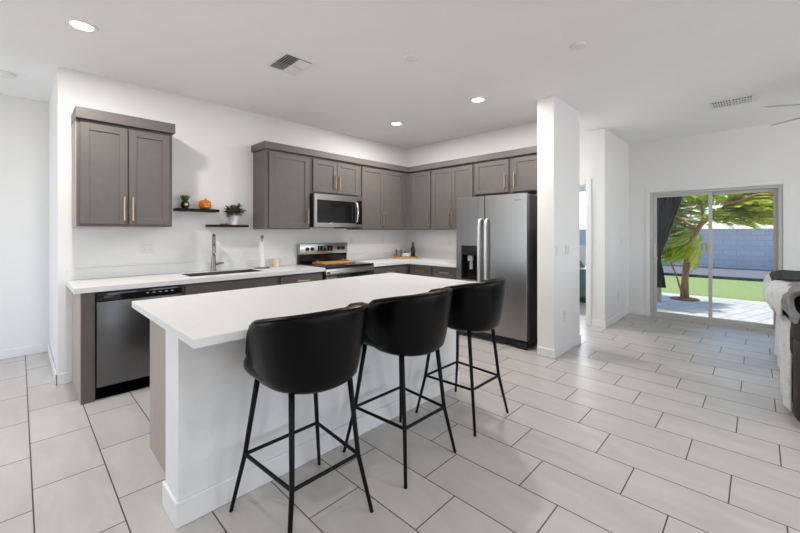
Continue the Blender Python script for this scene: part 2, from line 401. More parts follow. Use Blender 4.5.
# sliding glass door
d = bpy.data.objects.new('door_1', None); COL.objects.link(d); d.location = (XD, (DY0 + DY1) / 2, 0); d['kind'] = 'structure'
hw = (DY1 - DY0) / 2 - 0.001
b = BM()
box(b, 0.0, 0.11, hw - 0.04, hw, 0, DZ - 0.001, 0.003, 1); box(b, 0.0, 0.11, -hw, -hw + 0.04, 0, DZ - 0.001, 0.003, 1)
box(b, 0.0, 0.11, -hw + 0.04, hw - 0.04, DZ - 0.04, DZ - 0.001, 0.003, 1); box(b, 0.0, 0.11, -hw + 0.04, hw - 0.04, 0, 0.03, 0.003, 1)
obj('frame', b, 'door_alu', d)
def slider(y0, y1, x0, handle):
    b = BM(); s = 0.042; z0, z1 = 0.031, DZ - 0.041
    box(b, x0, x0 + 0.035, y0, y0 + s, z0, z1, 0.003, 1); box(b, x0, x0 + 0.035, y1 - s, y1, z0, z1, 0.003, 1)
    box(b, x0, x0 + 0.035, y0 + s, y1 - s, z1 - s, z1, 0.003, 1); box(b, x0, x0 + 0.035, y0 + s, y1 - s, z0, z0 + 0.05, 0.003, 1)
    p = obj('sliding_panel', b, 'door_alu', d)
    obj('glass_pane', B1(x0 + 0.014, x0 + 0.020, y0 + s - 0.003, y1 - s + 0.003, z0 + 0.047, z1 - s + 0.003), 'glass', p)
    if handle:
        h = BM(); tube(h, [(x0, handle, 0.93), (x0 - 0.03, handle, 0.95), (x0 - 0.03, handle, 1.11), (x0, handle, 1.13)], 0.008)
        obj('pull_handle', h, 'plastic_white', p, True)
slider(-0.022, hw - 0.041, 0.015, hw - 0.065)
slider(-hw + 0.041, 0.022, 0.06, None)

# bedroom window
w = bpy.data.objects.new('window_1', None); COL.objects.link(w); w.location = (8.5, 2.9, 0.97); w['kind'] = 'structure'
b = BM()
for y0, y1, z0, z1 in ((-0.549, -0.5, 0.001, 1.279), (0.5, 0.549, 0.001, 1.279), (-0.5, 0.5, 0.001, 0.05), (-0.5, 0.5, 1.23, 1.279), (-0.025, 0.025, 0.05, 1.23)):
    box(b, 0.02, 0.07, y0, y1, z0, z1)
obj('window_frame', b, 'trim', w)
obj('pane', B1(0.04, 0.046, -0.5, 0.5, 0.05, 1.23), 'glass', w)

# ------------------------------------------------------------------ cabinets
def shaker(bm, x0, x1, z0, z1, y, t=0.02, rail=0.058):
    """door front facing -Y, outer face at y"""
    box(bm, x0, x0 + rail, y, y + t, z0, z1, 0.0015, 1); box(bm, x1 - rail, x1, y, y + t, z0, z1, 0.0015, 1)
    box(bm, x0 + rail, x1 - rail, y, y + t, z1 - rail, z1, 0.0015, 1); box(bm, x0 + rail, x1 - rail, y, y + t, z0, z0 + rail, 0.0015, 1)
    box(bm, x0 + rail, x1 - rail, y + 0.009, y + t - 0.002, z0 + rail, z1 - rail)
    return bm
def slab(bm, x0, x1, z0, z1, y, t=0.02):
    return box(bm, x0, x1, y, y + t, z0, z1, 0.002, 1)
def pull(parent, x, z, L, y, vert=True, m='brass'):
    b = BM()
    if vert:
        box(b, x - 0.006, x + 0.006, y - 0.034, y - 0.024, z - L / 2, z + L / 2, 0.002, 1)
        for s in (-1, 1): box(b, x - 0.005, x + 0.005, y - 0.026, y, z + s * (L / 2 - 0.02) - 0.005, z + s * (L / 2 - 0.02) + 0.005)
    else:
        box(b, x - L / 2, x + L / 2, y - 0.034, y - 0.024, z - 0.006, z + 0.006, 0.002, 1)
        for s in (-1, 1): box(b, x + s * (L / 2 - 0.02) - 0.005, x + s * (L / 2 - 0.02) + 0.005, y - 0.026, y, z - 0.005, z + 0.005)
    obj('pull_handle', b, m, parent)
def upper(label, loc, rot, w, d, h, doors, side=False, name='upper_cabinet'):
    """origin: left bottom of the back; front at local y=-d (doors 20 mm in front of body)"""
    t = thing(name, label, 'cabinet', loc, rot)
    obj('body', B1(0, w, -(d - 0.022), -0.001, 0, h, 0.001, 1), 'cab', t)
    if side: obj('side_panel', B1(-0.006, -0.0005, -(d - 0.022), -0.001, 0.0, h), 'cab_side_lit', t)  # thin skin in the lightened side colour
    for x0, x1, z0, z1, hx, hz, L in doors:
        dr = obj('door', shaker(BM(), x0, x1, z0, z1, -d), 'cab', t)
        if hx is not None: pull(dr, hx, hz, L, -d)
    return t
YB = YS - 0.001
UB, UT = 1.352, 2.262
# left cabinet by itself
c = upper('grey two-door upper cabinet hanging alone at left above the dishwasher', (0.328, YB, 1.365), 0, 0.69, 0.325, 0.885,
          [(0.022, 0.340, 0.02, 0.862, 0.314, 0.155, 0.21), (0.350, 0.668, 0.02, 0.862, 0.376, 0.155, 0.21)], side=True)
b = BM(); box(b, -0.010, 0.708, -0.345, -0.001, 0.887, 0.978, 0.003, 1); obj('crown', b, 'cab', c)
# main run on the kitchen wall
upper('grey single-door upper cabinet left of the microwave', (1.942, YB, UB), 0, 0.592, 0.325, UT - UB,
      [(0.045, 0.565, 0.012, 0.885, 0.538, 0.16, 0.19)])
upper('short grey two-door upper cabinet above the microwave', (2.536, YB, 1.800), 0, 0.790, 0.325, UT - 1.800,
      [(0.03, 0.392, 0.025, 0.435, 0.362, 0.165, 0.19), (0.398, 0.76, 0.025, 0.435, 0.428, 0.165, 0.19)])
upper('grey two-door upper cabinet right of the microwave by the corner', (3.328, YB, UB), 0, 1.004, 0.325, UT - UB,
      [(0.035, 0.452, 0.012, 0.885, 0.425, 0.16, 0.19), (0.458, 0.875, 0.012, 0.885, 0.487, 0.16, 0.19)])
XU = XF - 0.001
# run on the fridge wall: local x runs towards -Y
def upf(label, y0, y1, z0, doors): return upper(label, (XU, y0, z0), -PI / 2, y0 - y1, 0.329, UT - z0, doors)
upf('grey narrow single-door upper cabinet next to the kitchen corner', 4.021, 3.532, UB, [(0.094, 0.474, 0.012, 0.885, 0.447, 0.16, 0.19)])
upf('grey two-door upper cabinet left of the fridge, over the counter', 3.530, 2.782, UB, [(0.02, 0.372, 0.012, 0.885, 0.345, 0.16, 0.19), (0.376, 0.728, 0.012, 0.885, 0.403, 0.16, 0.19)])
upf('short grey two-door upper cabinet above the fridge', 2.780, 1.702, 1.812, [(0.02, 0.515, 0.012, 0.43, 0.47, 0.155, 0.19), (0.565, 1.06, 0.012, 0.43, 0.60, 0.155, 0.19)])
# crown moulding over the L-shaped run
b = BM()
prof = [(0.0, 0.0), (0.014, 0.0), (0.018, 0.006), (0.018, 0.076), (0.014, 0.082), (0.0, 0.082)]
def crown_pts(o, z): return [Vector((1.938 - o, YB, z)), Vector((1.938 - o, 4.001 - o, z)), Vector((4.309 - o, 4.001 - o, z)), Vector((4.309 - o, 1.702, z))]
rows = [[b.verts.new(p) for p in crown_pts(o, UT + 0.001 + z)] for o, z in prof]
for i in range(len(rows)):
    r0, r1 = rows[i], rows[(i + 1) % len(rows)]
    for k in range(3): b.faces.new((r0[k], r0[k + 1], r1[k + 1], r1[k]))
box(b, 1.938, 4.638, 4.001, YB, UT + 0.001, UT + 0.083); box(b, 4.309, 4.638, 1.702, 4.001, UT + 0.001, UT + 0.083)
tag(obj('crown_molding', b, 'cab'), 'grey crown molding along the top of the L-shaped run of upper cabinets', 'molding')

# base cabinets
CT0, CT1 = 0.853, 0.893     # countertop underside, top
CB = CT0 - 0.001
YFR = 3.695                 # cabinet front plane
def basecab(label, loc, rot, w, d, fronts, hollow=False):
    """local: front faces -Y at y=-d"""
    t = thing('base_cabinet', label, 'cabinet', loc, rot)
    b = BM()
    if hollow:
        box(b, 0, 0.018, -(d - 0.022), -0.001, 0.1, CB); box(b, w - 0.018, w, -(d - 0.022), -0.001, 0.1, CB)
        box(b, 0.018, w - 0.018, -(d - 0.022), -(d - 0.04), 0.1, CB); box(b, 0.018, w - 0.018, -0.012, -0.001, 0.1, CB); box(b, 0.018, w - 0.018, -(d - 0.04), -0.012, 0.1, 0.118)
    else: box(b, 0, w, -(d - 0.022), -0.001, 0.1, CB)
    obj('body', b, 'cab', t)
    obj('toe_kick', B1(0, w, -(d - 0.08), -0.02, 0, 0.1), 'cab_dark', t)
    for kind, x0, x1, z0, z1 in fronts:
        if kind == 'drawer':
            f = obj('drawer', slab(BM(), x0, x1, z0, z1, -d), 'cab', t); pull(f, (x0 + x1) / 2, (z0 + z1) / 2, 0.16, -d, False)
        elif kind == 'panel':
            obj('false_front', slab(BM(), x0, x1, z0, z1, -d), 'cab', t)
        else:
            f = obj('door', shaker(BM(), x0, x1, z0, z1, -d), 'cab', t)
            pull(f, x1 - 0.03 if kind == 'door_l' else x0 + 0.03, z1 - 0.14, 0.19, -d)
    return t
DB = YB - YFR
t = thing('end_panel', 'dark grey cabinet end panel left of the dishwasher', 'panel', (0.328, YB, 0))
obj('panel', B1(0, 0.082, -DB, -0.001, 0, CB, 0.001, 1), 'cab', t)
obj('side_lit_skin', B1(-0.005, -0.0005, -DB + 0.002, -0.001, 0, CB), 'cab_side_lit', t)  # thin skin carrying the painted-in light of the end panel's side
basecab('dark grey sink base cabinet between dishwasher and drawer unit', (1.018, YB, 0), 0, 0.925, DB,
        [('panel', 0.02, 0.905, 0.70, 0.835), ('door_l', 0.02, 0.459, 0.115, 0.69), ('door_r', 0.466, 0.905, 0.115, 0.69)], hollow=True)
basecab('dark grey base cabinet with one drawer left of the range', (1.945, YB, 0), 0, 0.566, DB,
        [('drawer', 0.02, 0.546, 0.70, 0.835), ('door_r', 0.02, 0.546, 0.115, 0.69)])
basecab('dark grey base cabinet right of the range running into the corner', (3.292, YB, 0), 0, 1.346, DB,
        [('drawer', 0.02, 0.62, 0.70, 0.835), ('door_l', 0.02, 0.62, 0.115, 0.69)])
DF = XU - 3.985
basecab('dark grey single-drawer base cabinet on the fridge wall nearest the corner', (XU, 3.690, 0), -PI / 2, 0.446, DF,
        [('drawer', 0.05, 0.43, 0.70, 0.835), ('door_l', 0.05, 0.43, 0.115, 0.69)])
basecab('dark grey single-drawer base cabinet directly left of the fridge', (XU, 3.242, 0), -PI / 2, 0.446, DF,
        [('drawer', 0.016, 0.43, 0.70, 0.835), ('door_l', 0.016, 0.43, 0.115, 0.69)])

# dishwasher
t = thing('dishwasher', 'stainless steel dishwasher with black control strip under the left counter', 'dishwasher', (0.413, YB, 0))
DWW = 0.602
obj('body', B1(0.003, DWW - 0.003, -(DB - 0.03), -0.01, 0.0, CB - 0.004), 'black_plastic', t)
obj('door', B1(0.006, DWW - 0.006, -DB - 0.014, -DB + 0.029, 0.105, 0.770, 0.004), 'steel_dark', t, 'auto')
cp = obj('control_panel', B1(0.006, DWW - 0.006, -DB - 0.014, -DB + 0.029, 0.775, 0.842, 0.004), 'black_gloss', t, 'auto')
for k in range(5): obj('button', B1(0.33 + k * 0.045, 0.35 + k * 0.045, -DB - 0.0155, -DB - 0.0145, 0.803, 0.811), 'plastic_grey', cp)
obj('glare_plate', B1(0.05, 0.105, -DB - 0.0155, -DB - 0.0145, 0.798, 0.814), 'chrome', cp)  # chrome plate standing in for a bright reflection on the strip
obj('toe_kick', B1(0.006, DWW - 0.006, -DB + 0.03, -DB + 0.05, 0.0, 0.10), 'black_plastic', t)

# countertops
SX0, SX1, SY0, SY1 = 1.13, 1.86, 3.86, 4.18
CF = 3.665
t = thing('countertop', 'white quartz countertop with the sink, left of the range', 'countertop', (0.285, YB, CT0))
ox, oy = -0.285, -YB
def wbox(b, x0, x1, y0, y1, z0, z1, bev=0.0): box(b, x0 + ox, x1 + ox, y0 + oy, y1 + oy, z0 - CT0, z1 - CT0, bev, 1)
b = BM(); L0, L1 = 0.285, 2.517
wbox(b, L0, SX0, CF, YB, CT0, CT1); wbox(b, SX1, L1, CF, YB, CT0, CT1)
wbox(b, SX0, SX1, CF, SY0, CT0, CT1); wbox(b, SX0, SX1, SY1, YB, CT0, CT1)
obj('slab', b, 'quartz', t)
b = BM(); wbox(b, L0 + 0.005, L1, YB - 0.02, YB, CT1 + 0.0005, CT1 + 0.10, 0.002); obj('backsplash', b, 'quartz', t)
t = thing('countertop', 'white quartz L-shaped countertop in the corner between range and fridge', 'countertop', (3.287, YB, CT0))
ox = -3.287
b = BM(); wbox(b, 3.287, XU, CF, YB, CT0, CT1); wbox(b, 3.955, XU, 2.79, CF, CT0, CT1); obj('slab', b, 'quartz', t)
b = BM(); wbox(b, 3.287, XU, YB - 0.02, YB, CT1 + 0.0005, CT1 + 0.10, 0.002); wbox(b, XU - 0.02, XU, 2.79, YB - 0.0205, CT1 + 0.0005, CT1 + 0.10, 0.002)
obj('backsplash', b, 'quartz', t)

# sink + faucet
t = thing('kitchen_sink', 'stainless undermount sink set in the white counter', 'sink', ((SX0 + SX1) / 2, (SY0 + SY1) / 2, CT0))
sw, sd = (SX1 - SX0) / 2 - 0.002, (SY1 - SY0) / 2 - 0.002
b = BM()
TS = CT1 - CT0 - 0.002
box(b, -sw, sw, -sd, -sd + 0.004, -0.2, TS); box(b, -sw, sw, sd - 0.004, sd, -0.2, TS)
box(b, -sw, -sw + 0.004, -sd, sd, -0.2, TS); box(b, sw - 0.004, sw, -sd, sd, -0.2, TS); box(b, -sw, sw, -sd, sd, -0.204, -0.2)
obj('basin', b, 'steel_dark', t)
obj('drain', cyl(BM(), (0, 0.03, -0.1995), (0, 0.03, -0.196), 0.045), 'chrome', t, 'auto')
t = thing('faucet', 'tall gooseneck pull-down faucet behind the sink', 'faucet', (1.470, 4.245, CT1 + 0.0005), R(-17))
b = BM(); lathe(b, [(0, 0), (0.028, 0), (0.028, 0.012), (0.025, 0.02), (0.021, 0.17), (0.0, 0.17)]); obj('base', b, 'nickel', t, 'auto')
b = BM()
pts = [(0, 0, 0.14), (0, 0, 0.28)] + [(0, -0.075 + 0.075 * math.cos(a), 0.305 + 0.085 * math.sin(a)) for a in [PI * k / 10 for k in range(0, 10)]] + [(0, -0.15, 0.28)]
tube(b, pts, 0.0155); obj('spout', b, 'nickel', t, True)
b = BM(); lathe(b, [(0, 0.28), (0.014, 0.28), (0.017, 0.22), (0.018, 0.20), (0.0, 0.20)], (0, -0.15, 0)); obj('spray_head', b, 'nickel', t, 'auto')
b = BM(); cyl(b, (0.012, 0, 0.075), (0.045, 0, 0.075), 0.014); tube(b, [(0.04, 0, 0.078), (0.07, 0, 0.083), (0.10, 0, 0.084)], [0.012, 0.011, 0.009]); obj('lever', b, 'nickel', t, 'auto')

# paper towel holder, candle
t = thing('paper_towel_holder', 'nickel paper towel stand with a thin roll right of the faucet', 'paper towel holder', (1.975, 4.16, CT1 + 0.0005))
b = BM(); lathe(b, [(0, 0), (0.085, 0), (0.085, 0.006), (0.07, 0.014), (0.0, 0.014)]); obj('base', b, 'nickel', t, 'auto')
b = BM(); cyl(b, (0, 0, 0.014), (0, 0, 0.345), 0.006); lathe(b, [(0, 0.342), (0.014, 0.348), (0.02, 0.365), (0.014, 0.382), (0, 0.388)]); obj('rod', b, 'nickel', t, 'auto')
b = BM(); lathe(b, [(0.008, 0.016), (0.028, 0.016), (0.029, 0.305), (0.008, 0.305)]); obj('paper_roll', b, 'paper', t, 'auto')
t = thing('candle_jar', 'small blush candle jar on the counter right of the paper towel stand', 'candle', (2.155, 4.17, CT1 + 0.0005))
b = BM(); lathe(b, [(0, 0), (0.044, 0), (0.047, 0.006), (0.047, 0.085), (0.043, 0.085), (0.043, 0.07), (0, 0.07)]); obj('jar', b, 'wax', t, 'auto')
obj('lid', lathe(BM(), [(0, 0.0855), (0.048, 0.0855), (0.048, 0.098), (0, 0.098)]), 'cream', t, 'auto')

# ------------------------------------------------------------------ range
t = thing('range', 'stainless steel and black electric range between the counters', 'range', (2.522, YB, 0))
RW = 0.760; RD = YB - 3.70
obj('body', B1(0, RW, -RD, -0.02, 0.0, 0.885), 'black_plastic', t)
obj('cooktop', B1(0, RW, -RD - 0.03, -0.055, 0.886, 0.905, 0.004), 'black_gloss', t, 'auto')
b = BM()
box(b, 0, RW, -0.075, -0.02, 0.886, 1.02, 0.002, 1); obj('backguard_base', b, 'black_gloss', t)
b = BM(); box(b, -0.004, RW + 0.004, -0.09, -0.018, 1.02, 1.165, 0.008); bg = obj('control_panel', b, 'steel_h', t, 'auto')
for x in (0.10, 0.175, 0.60, 0.68):
    k = BM(); cyl(k, (x, -0.115, 1.092), (x, -0.0905, 1.092), 0.021, 0.024); box(k, x - 0.003, x + 0.003, -0.119, -0.114, 1.075, 1.109); obj('knob', k, 'black_plastic', bg, 'auto')
ds = obj('display', B1(0.265, 0.50, -0.0925, -0.0905, 1.058, 1.128, 0.001, 1), 'black_gloss', t)
for k in range(3):
    for q in range(4): obj('button', B1(0.285 + q * 0.055, 0.305 + q * 0.055, -0.0932, -0.0927, 1.068 + k * 0.018, 1.073 + k * 0.018), 'plastic_grey', ds)
obj('clock_digits', B1(0.365, 0.40, -0.0932, -0.0927, 1.105, 1.119), 'display', ds)
b = BM(); box(b, 0.004, RW - 0.004, -RD - 0.028, -RD - 0.001, 0.24, 0.80, 0.004)
dr = obj('oven_door', b, 'black_gloss', t, 'auto')
obj('door_trim', B1(0.004, RW - 0.004, -RD - 0.030, -RD - 0.001, 0.803, 0.872, 0.004), 'steel_h', t, 'auto')
b = BM(); box(b, 0.03, RW - 0.03, -RD - 0.075, -RD - 0.055, 0.815, 0.845, 0.008)
for x in (0.05, RW - 0.05): box(b, x - 0.012, x + 0.012, -RD - 0.058, -RD - 0.0305, 0.82, 0.84)
obj('door_handle', b, 'steel_h', dr, 'auto')
obj('storage_drawer', B1(0.004, RW - 0.004, -RD - 0.028, -RD - 0.001, 0.08, 0.232, 0.004), 'steel_h', t, 'auto')
t = thing('stove_board', 'wooden serving board lying across the black cooktop', 'board', (2.885, 4.03, 0.9055))
b = BM(); box(b, -0.24, 0.24, -0.17, 0.12, 0.0, 0.022, 0.004); obj('board', b, 'wood', t, 'auto')
for x in (-0.21, 0.21): obj('grip', tube(BM(), [(x, -0.07, 0.02), (x, -0.07, 0.034), (x, 0.07, 0.034), (x, 0.07, 0.02)], 0.006), 'wood', t, 'auto')

# microwave
t = thing('microwave', 'stainless over-the-range microwave with black glass door', 'microwave', (2.5365, YB, 1.378))
MW, MH, MD = 0.762, 0.419, 0.395
obj('body', B1(0, MW, -(MD - 0.03), -0.001, 0, MH), 'black_plastic', t)
b = BM(); y0 = -MD; X1 = 0.655
box(b, 0.0, 0.04, y0, y0 + 0.028, 0.002, MH - 0.002, 0.002, 1); box(b, 0.04, X1, y0, y0 + 0.028, MH - 0.075, MH - 0.002, 0.002, 1)
box(b, 0.04, X1, y0, y0 + 0.028, 0.002, 0.055, 0.002, 1); box(b, X1 - 0.012, X1, y0, y0 + 0.028, 0.055, MH - 0.075)
dr = obj('door', b, 'steel_h', t)
obj('door_glass', B1(0.04, X1 - 0.012, y0 + 0.002, y0 + 0.026, 0.055, MH - 0.075), 'black_gloss', dr)
obj('control_panel', B1(X1 + 0.002, MW, y0, y0 + 0.028, 0.045, MH - 0.055, 0.002, 1), 'black_gloss', t)
for z0, z1 in ((0.002, 0.044), (MH - 0.054, MH - 0.002)): obj('panel_trim', B1(X1 + 0.002, MW, y0, y0 + 0.028, z0, z1), 'steel_h', t)
b = BM(); hx = X1 - 0.005
tube(b, [(hx, y0 - 0.001, 0.065), (hx, y0 - 0.03, 0.085), (hx, y0 - 0.05, 0.15), (hx, y0 - 0.055, 0.205), (hx, y0 - 0.05, 0.26), (hx, y0 - 0.03, 0.325), (hx, y0 - 0.001, 0.345)], 0.013)
obj('door_handle', b, 'chrome', dr, True)
obj('bottom_vent', B1(0.5, 0.75, -(MD - 0.05), -0.1, -0.012, -0.0005), 'black_plastic', t)

# fridge
t = thing('refrigerator', 'stainless side-by-side refrigerator with ice dispenser next to the white pillar', 'refrigerator', (XU - 0.02, 2.780, 0), -PI / 2)
FW = 0.945; FD = XU - 0.02 - 3.905
obj('body', B1(0.004, FW - 0.004, -(FD - 0.075), 0, 0.03, 1.735, 0.004), 'fridge_side', t)
for x in (0.05, FW - 0.12): obj('hinge_cover', B1(x, x + 0.07, -(FD - 0.1), -(FD - 0.18), 1.7355, 1.752), 'black_plastic', t)
SPLIT = 0.412
Z0, Z1 = 0.105, 1.752
b = BM()          # freezer door with a recess for the dispenser
DX0, DX1, DZ0, DZ1 = 0.078, 0.318, 0.725, 1.148
y0, y1 = -FD, -(FD - 0.07)
box(b, 0, DX0, y0, y1, Z0, Z1, 0.003, 1); box(b, DX1, SPLIT - 0.007, y0, y1, Z0, Z1, 0.003, 1)
box(b, DX0, DX1, y0, y1, DZ1, Z1); box(b, DX0, DX1, y0, y1, Z0, DZ0)
fd = obj('freezer_door', b, 'steel', t)
b = BM(); box(b, DX0 + 0.001, DX1 - 0.001, y0 + 0.055, y1 - 0.001, DZ0 + 0.001, DZ1 - 0.001)
box(b, DX0 + 0.001, DX1 - 0.001, y0 - 0.002, y0 + 0.055, DZ1 - 0.12, DZ1 - 0.001); box(b, DX0 + 0.001, DX0 + 0.02, y0 - 0.002, y0 + 0.055, DZ0 + 0.001, DZ1 - 0.12)
box(b, DX1 - 0.02, DX1 - 0.001, y0 - 0.002, y0 + 0.055, DZ0 + 0.001, DZ1 - 0.12); box(b, DX0 + 0.02, DX1 - 0.02, y0 - 0.002, y0 + 0.055, DZ0 + 0.001, DZ0 + 0.03)
obj('dispenser', b, 'black_gloss', fd)
b = BM(); box(b, 0.165, 0.235, y0 + 0.01, y0 + 0.05, 0.955, 1.02, 0.006); box(b, 0.18, 0.222, y0 + 0.03, y0 + 0.05, 0.85, 0.95, 0.004); obj('dispenser_paddle', b, 'plastic_grey', fd)
rd = obj('fridge_door', B1(SPLIT + 0.007, FW, y0, y1, Z0, Z1, 0.003, 1), 'steel', t)
def fhandle(x, par):
    b = BM()
    tube(b, [(x, y0 - 0.001, 1.47), (x, y0 - 0.04, 1.455), (x, y0 - 0.058, 1.38), (x, y0 - 0.062, 1.0), (x, y0 - 0.058, 0.62), (x, y0 - 0.04, 0.545), (x, y0 - 0.001, 0.53)], 0.0165)
    obj('door_handle', b, 'handle_steel', par, True)
fhandle(SPLIT - 0.045, fd); fhandle(SPLIT + 0.045, rd)
b = BM()
for k, (w2, h2) in enumerate(((0.012, 0.014), (0.016, 0.010), (0.010, 0.012), (0.014, 0.010))): box(b, 0.80 + k * 0.020, 0.80 + k * 0.020 + w2, y0 - 0.0015, y0 - 0.0005, 1.672, 1.672 + h2)
obj('emblem', b, 'vent_dark', rd)
b = BM(); box(b, 0.01, FW - 0.01, -(FD - 0.05), -(FD - 0.07), 0.02, 0.10)
for k in range(4): box(b, 0.02, FW - 0.14, -(FD - 0.043), -(FD - 0.05), 0.03 + k * 0.016, 0.036 + k * 0.016)
obj('grille', b, 'black_plastic', t)
for x0, x1 in ((FW - 0.13, FW - 0.012), (0.012, 0.12)): obj('foot', B1(x0, x1, -(FD - 0.01), -(FD - 0.045), 0.0, 0.075, 0.006), 'black_plastic', t)
for x in (0.06, FW - 0.06): obj('foot', B1(x - 0.03, x + 0.03, -0.12, -0.06, 0, 0.0295), 'black_plastic', t)

# ------------------------------------------------------------------ island
IX0, IX1, IY0, IY1 = 0.480, 2.712, 1.600, 2.755
t = thing('kitchen_island', 'white island knee wall with grey cabinets behind it, under the white island top', 'kitchen island', (0.495, 1.86, 0))
KX1 = 2.63 - 0.495
obj('knee_wall', B1(0, KX1, 0, 0.205, 0, CB), 'wall', t)
b = BM(); box(b, -0.015, KX1 + 0.015, -0.015, -0.0005, 0, 0.115, 0.004, 1); box(b, -0.015, -0.0005, 0, 0.205, 0, 0.115, 0.004, 1); box(b, KX1 + 0.0005, KX1 + 0.015, 0, 0.205, 0, 0.115, 0.004, 1)
obj('baseboard', b, 'trim', t)
ix0, ix1 = 0.068, KX1 - 0.03
obj('cabinet_body', B1(ix0, ix1, 0.206, 0.81, 0.1, CB), 'cab', t)
obj('toe_kick', B1(ix0 + 0.02, ix1 - 0.02, 0.206, 0.75, 0, 0.1), 'cab_dark', t)
obj('side_panel', B1(ix0 - 0.006, ix0 - 0.0005, 0.206, 0.81, 0, CB), 'cab_side_lit', t)
n = 4; wdt = (ix1 - ix0) / n
for k in range(n):
    for z0, z1 in ((0.70, 0.84),):
        f = obj('drawer', box(BM(), ix0 + k * wdt + 0.008, ix0 + (k + 1) * wdt - 0.008, 0.8105, 0.83, z0, z1, 0.002, 1), 'cab', t)
    obj('door', box(BM(), ix0 + k * wdt + 0.008, ix0 + (k + 1) * wdt - 0.008, 0.8105, 0.83, 0.115, 0.69, 0.002, 1), 'cab', t)
t = obj('island_countertop', B1(IX0, IX1, IY0, IY1, CT0, CT1, 0.003, 1), 'quartz'); tag(t, 'large white quartz island countertop in front of the bar stools', 'countertop')

# ------------------------------------------------------------------ bar stools
def stool(loc, label):
    t = thing('bar_stool', label, 'stool', loc, 0, 'black bar stools along the island')
    # seat: rounded cushion, front towards +Y
    b = BM()
    def rr(sx, sy, n=40):
        out = []
        for k in range(n):
            a = 2 * PI * k / n; c, s = math.cos(a), math.sin(a); e = 2 / 3.2
            out.append((math.copysign(abs(c) ** e, c) * sx, math.copysign(abs(s) ** e, s) * sy))
        return out
    rings = []
    for s, z in ((0.0, 0.668), (0.80, 0.668), (0.95, 0.674), (1.0, 0.692), (1.0, 0.715), (0.95, 0.738), (0.8, 0.746), (0.0, 0.75)):
        if s == 0: rings.append([b.verts.new((0, 0.035, z))])
        else: rings.append([b.verts.new((x * s, 0.035 + y * s, z)) for x, y in rr(0.232, 0.218)])
    for r0, r1 in zip(rings, rings[1:]):
        n = 40
        for k in range(n):
            k2 = (k + 1) % n
            if len(r0) == 1: b.faces.new((r0[0], r1[k2], r1[k]))
            elif len(r1) == 1: b.faces.new((r0[k], r0[k2], r1[0]))
            else: b.faces.new((r0[k], r0[k2], r1[k2], r1[k]))
    obj('seat', b, 'leather', t, True)
    # wrap-around back shell
    b = BM(); cy = -0.035; A = R(106); NA = 44; loops = []
    for i in range(NA + 1):
        u = i / NA * 2 - 1; a = u * A; e = abs(u)
        top = 0.998 - 0.070 * e ** 2; bot = 0.634 + 0.014 * e
        if e > 0.86:
            q = (e - 0.86) / 0.14; top -= 0.12 * (1 - math.sqrt(max(0, 1 - q * q))); bot += 0.03 * (1 - math.sqrt(max(0, 1 - q * q)))
        th = 0.042
        if e > 0.94: th *= math.sqrt(max(0.03, 1 - ((e - 0.94) / 0.06) ** 2))
        def P(r, z):
            sq = 1.0 + 0.04 * abs(math.sin(2 * a)) ** 1.5
            return Vector((math.sin(a) * r * sq, cy - math.cos(a) * r * sq, z))
        lp = []; H = top - bot
        def ro(z): 
            f = (z - bot) / H; return 0.206 + 0.066 * (f ** 0.6)
        prof = []
        for f in (0.03, 0.08, 0.2, 0.4, 0.6, 0.8, 0.92, 0.97): z = bot + H * f; prof.append((ro(z) - (0.012 if f < 0.05 else 0.0) - (0.006 if f > 0.95 else 0), z))
        prof.append((ro(top) - th * 0.5, top))
        for f in (0.97, 0.92, 0.8, 0.6, 0.4, 0.2, 0.08, 0.03): z = bot + H * f; prof.append((ro(z) - th + (0.006 if f > 0.95 else 0), z))
        prof.append((ro(bot) - th * 0.5 - 0.003, bot))
        loops.append([b.verts.new(P(r, z)) for r, z in prof])
    m = len(loops[0])
    for l0, l1 in zip(loops, loops[1:]):
        for k in range(m): b.faces.new((l0[k], l0[(k + 1) % m], l1[(k + 1) % m], l1[k]))
    b.faces.new(loops[0]); b.faces.new(loops[-1][::-1])
    bk = obj('backrest', b, 'leather', t, True)
    b = BM()        # piping seam along the top outside edge
    tube(b, [(math.sin(a) * (0.268 * (1.0 + 0.04 * abs(math.sin(2 * a)) ** 1.5)), cy - math.cos(a) * (0.268 * (1.0 + 0.04 * abs(math.sin(2 * a)) ** 1.5)), 0.9895 - 0.070 * abs(a / A) ** 2) for a in [A * 0.84 * (k / 30 * 2 - 1) for k in range(31)]], 0.0035, 6)
    obj('piping', b, 'leather', bk, True)
    # frame
    b = BM(); box(b, -0.15, 0.15, -0.15, 0.15, 0.655, 0.6675, 0.003, 1); obj('seat_plate', b, 'black_metal', t)
    T, zf = 0.150, 0.27
    fx = {-1: 0.216, 1: 0.244}; gx = {-1: 0.172, 1: 0.198}; Fy, Gy = 0.240, 0.192
    for sx in (-1, 1):
        for sy in (-1, 1):
            obj('leg', tube(BM(), [(sx * T, sy * T, 0.662), (sx * gx[sy], sy * Gy, zf), (sx * fx[sy], sy * Fy, 0.0)], [0.0135, 0.011, 0.009]), 'black_metal', t, True)
    b = BM(); c4 = [(-gx[-1], -Gy, zf), (gx[-1], -Gy, zf), (gx[1], Gy, zf), (-gx[1], Gy, zf)]
    for k in range(4): cyl(b, c4[k], c4[(k + 1) % 4], 0.0085)
    obj('footrest', b, 'black_metal', t, 'auto')
    return t
st = stool((0.940, 1.545, 0), 'black leather bar stool nearest the camera, at the dishwasher end of the island')
dup(st, (1.598, 1.540, 0), 0, 'black leather bar stool in the middle of the three along the island')
dup(st, (2.262, 1.550, 0), 0, 'black leather bar stool farthest from the camera, closest to the refrigerator')

